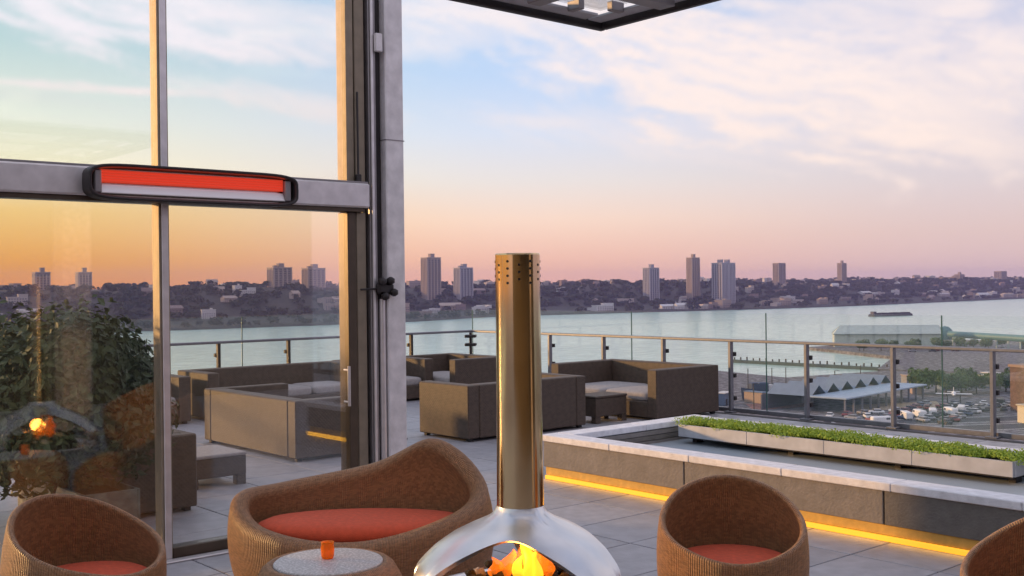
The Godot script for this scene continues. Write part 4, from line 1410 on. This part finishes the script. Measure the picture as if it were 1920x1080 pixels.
func build_wicker():
	var face = deg_to_rad(-40.8)
	# love seat: keys every 45 degrees from right, front, left, back
	var t = thing("wicker_love_seat", "curved wicker love seat with high right back and orange red cushion", "sofa", Vector3(3.56, 0, -5.52), face)
	part("shell", tub([0.64, 0.49, 0.385, 0.44, 0.59, 0.615, 0.70, 0.875], 0.79, 0.45, 0.115, 0.34, 0.36, 0.16, 0.01), M.wicker, t)
	part("seat_cushion", cushion_mesh(0.645, 0.30, 0.125), M.cushion, t, Vector3(0.02, 0.337, 0.01))
	tub_chair("wicker tub chair with orange cushion standing right of the fire pit", Vector3(4.52, 0, -3.53), deg_to_rad(-46.0))
	tub_chair("wicker tub chair at the left edge, seen half from the side", Vector3(1.93, 0, -5.50), deg_to_rad(20.0))
	tub_chair("wicker tub chair cut off by the bottom right corner", Vector3(4.885, 0, -2.07), deg_to_rad(-100.0))
	# drum table
	var d = thing("wicker_drum_table", "round wicker drum table with pale speckled top", "table", Vector3(2.83, 0, -4.69), face)
	var b = Bag.new()
	b.lathe([Vector2(0.27, 0.0), Vector2(0.335, 0.08), Vector2(0.37, 0.18), Vector2(0.378, 0.28), Vector2(0.362, 0.37), Vector2(0.325, 0.435), Vector2(0.30, 0.455), Vector2(0.285, 0.457), Vector2(0.27, 0.45)], 64, Vector3.ZERO, 17.0, 1.0 / 0.13)
	part("drum", b.mesh(), M.wicker, d)
	b = Bag.new()
	b.lathe([Vector2(0.262, 0.43), Vector2(0.268, 0.436), Vector2(0.268, 0.455), Vector2(0.262, 0.461), Vector2(0.001, 0.461)], 64)
	var speck = mat(0.86, 0.83, 0.83, 0.45)
	grainy(speck, noise_tex(0.06, 0.55, 1.0, 512, 71, 3, FastNoiseLite.TYPE_CELLULAR), 2.5)
	part("table_top", b.mesh(), speck, d)
	var v = thing("candle_glass", "small amber candle glass glowing on the drum table", "candle", Vector3(2.85, 0.462, -4.73))
	b = Bag.new()
	b.lathe([Vector2(0.001, 0.0), Vector2(0.026, 0.0), Vector2(0.032, 0.012), Vector2(0.034, 0.05), Vector2(0.03, 0.07), Vector2(0.034, 0.082), Vector2(0.029, 0.082), Vector2(0.026, 0.07), Vector2(0.028, 0.05), Vector2(0.026, 0.014), Vector2(0.001, 0.01)], 20)
	var cup = mat(0.62, 0.20, 0.02, 0.12)
	cup.backlight_enabled = true
	cup.backlight = col(0.9, 0.4, 0.05)
	part("cup", b.mesh(), cup, v)
	b = Bag.new()
	b.lathe([Vector2(0.001, 0.02), Vector2(0.008, 0.03), Vector2(0.009, 0.04), Vector2(0.004, 0.055), Vector2(0.0005, 0.066)], 10)
	part("flame", b.mesh(), glow(1.0, 0.55, 0.12, 6.0), v)

# ------------------------------------------------------------------ fire pit
func build_fire_pit():
	var C = Vector3(3.287, 0, -3.767)
	var t = thing("fire_pit", "stainless steel fire pit with flared hood and tall brass toned flue", "fire pit", C, deg_to_rad(-40.8))
	# flue, slightly wider at the foot, with three rows of vent holes under the top
	var b = Bag.new()
	b.lathe([Vector2(0.108, 0.80), Vector2(0.106, 1.0), Vector2(0.103, 1.6), Vector2(0.1025, 1.945), Vector2(0.1015, 1.953), Vector2(0.096, 1.953), Vector2(0.095, 1.94), Vector2(0.095, 1.3)], 64)
	var fl = part("flue", b.mesh(), M.brass, t)
	var hole = Bag.new()
	hole.tube(Vector3(0, 0, 0.098), Vector3(0, 0, 0.1045), 0.0058, 12)
	var hm = hole.mesh()
	for k in 12:
		for r in 3 + (k % 2):
			var y = 1.90 - r * 0.0325 + (0.016 if k % 2 else 0.0)
			part("vent_hole", hm, M.dark, fl, Vector3(0, y, 0), TAU * k / 12.0 + 0.06)
	# hood: flared shell on three feet, arched open between them
	var prof = [[0.806, 0.109], [0.79, 0.113], [0.77, 0.125], [0.745, 0.165], [0.715, 0.235], [0.675, 0.315], [0.625, 0.392], [0.575, 0.452], [0.54, 0.483], [0.505, 0.492], [0.47, 0.478], [0.43, 0.45], [0.39, 0.43]]
	var open_at = deg_to_rad(100.0)
	for shell in 2:
		var rows = []
		for j in 15:
			var line = []
			for k in 180:
				var a = TAU * k / 180.0
				var off = absf(wrapf(a - open_at, -PI / 3.0, PI / 3.0)) / deg_to_rad(51.0)
				var low = 0.30 * sqrt(maxf(0.0, 1.0 - off * off))
				var stop = 0.40 + low
				var y = lerpf(0.806, stop, pow(j / 14.0, 0.9))
				var r = 0.43
				for i in prof.size() - 1:
					if y <= prof[i][0] and y >= prof[i + 1][0]:
						r = lerpf(prof[i][1], prof[i + 1][1], (prof[i][0] - y) / (prof[i][0] - prof[i + 1][0]))
				r -= 0.03 * shell
				line.append(Vector3(cos(a) * r, y - 0.012 * shell, sin(a) * r))
			rows.append(line)
		if shell == 0: T.hood_rows = rows
		else: T.hood_in = rows
	b = Bag.new()
	b.grid(T.hood_rows, true)
	b.grid(T.hood_in, true, true)
	b.grid([T.hood_rows[14], T.hood_in[14]], true)
	part("hood", b.mesh(), M.hood, t)
	# bowl, burner bed and base
	b = Bag.new()
	b.lathe([Vector2(0.20, 0.0), Vector2(0.235, 0.012), Vector2(0.24, 0.05), Vector2(0.20, 0.09), Vector2(0.17, 0.16), Vector2(0.19, 0.22), Vector2(0.30, 0.29), Vector2(0.43, 0.345), Vector2(0.475, 0.375), Vector2(0.482, 0.39), Vector2(0.475, 0.40), Vector2(0.44, 0.396), Vector2(0.40, 0.375), Vector2(0.25, 0.36), Vector2(0.001, 0.36)], 72)
	part("bowl", b.mesh(), M.hood, t)
	b = Bag.new()
	b.lathe([Vector2(0.30, 0.362), Vector2(0.31, 0.40), Vector2(0.29, 0.44), Vector2(0.001, 0.445)], 48)
	var bed = part("burner_bed", b.mesh(), M.rock, t)
	var shapes = []
	for k in 4:
		var rr = RandomNumberGenerator.new()
		rr.seed = 100 + k
		var rows = []
		for j in 6:
			var line = []
			for i in 8:
				var th = PI * j / 5.0
				var ph = TAU * i / 8.0
				var q = rr.randf_range(0.75, 1.15) if j > 0 and j < 5 else 0.85
				line.append(Vector3(sin(th) * cos(ph), cos(th) * 0.75, sin(th) * sin(ph)) * q)
			rows.append(line)
		var rb = Bag.new()
		rb.grid(rows, true)
		shapes.append(rb.mesh())
	for k in 64:
		var rad = 0.28 * sqrt(rng.randf())
		var a = rng.randf() * TAU
		var o = part("lava_rock", shapes[k % 4], M.ash if k % 7 == 0 else M.rock, bed, Vector3(cos(a) * rad, 0.452 + rng.randf() * 0.03, sin(a) * rad), rng.randf() * TAU)
		o.scale = Vector3.ONE * rng.randf_range(0.022, 0.04)
	# flames
	for q in [[0.01, 0.02, 0.165, 0.036, 0, 1.0], [0.05, 0.03, 0.125, 0.03, 1, 1.0], [-0.03, 0.03, 0.10, 0.028, 5, 1.0], [-0.075, -0.02, 0.12, 0.04, 2, 0.6], [-0.14, -0.04, 0.085, 0.036, 3, 0.6], [0.10, -0.03, 0.10, 0.034, 4, 0.6], [0.0, -0.05, 0.175, 0.05, 6, 0.6], [0.065, -0.04, 0.15, 0.036, 7, 0.6]]:
		var rows = []
		for j in 12:
			var u = j / 11.0
			var line = []
			for i in 14:
				var a = TAU * i / 14.0
				var r = q[3] * (0.45 + 1.5 * u) * (1.0 - u) * 1.35 * (1.0 + 0.22 * sin(a * 3.0 + u * 5.0 + q[4]))
				r = maxf(r, 0.001)
				line.append(Vector3(cos(a) * r + sin(u * 5.0 + q[4] * 1.7) * 0.025 * u, u * q[2] * 1.15, sin(a) * r * 0.8 + cos(u * 4.0 + q[4]) * 0.02 * u))
			rows.append(line)
		b = Bag.new()
		b.grid(rows, true, true)
		part("flame", b.mesh(), M.flame_core if q[5] > 0.8 else M.flame_rim, t, Vector3(q[0] + 0.02, 0.465, q[1]))
	var fire = OmniLight3D.new()
	fire.name = "fire_light"
	fire.light_color = Color(1.0, 0.62, 0.25)
	fire.light_energy = 0.10
	fire.light_size = 0.06
	fire.omni_range = 12.0
	fire.omni_attenuation = 2.0
	fire.shadow_enabled = true
	fire.position = C + Vector3(-0.02, 0.58, 0.03)
	add_child(fire)
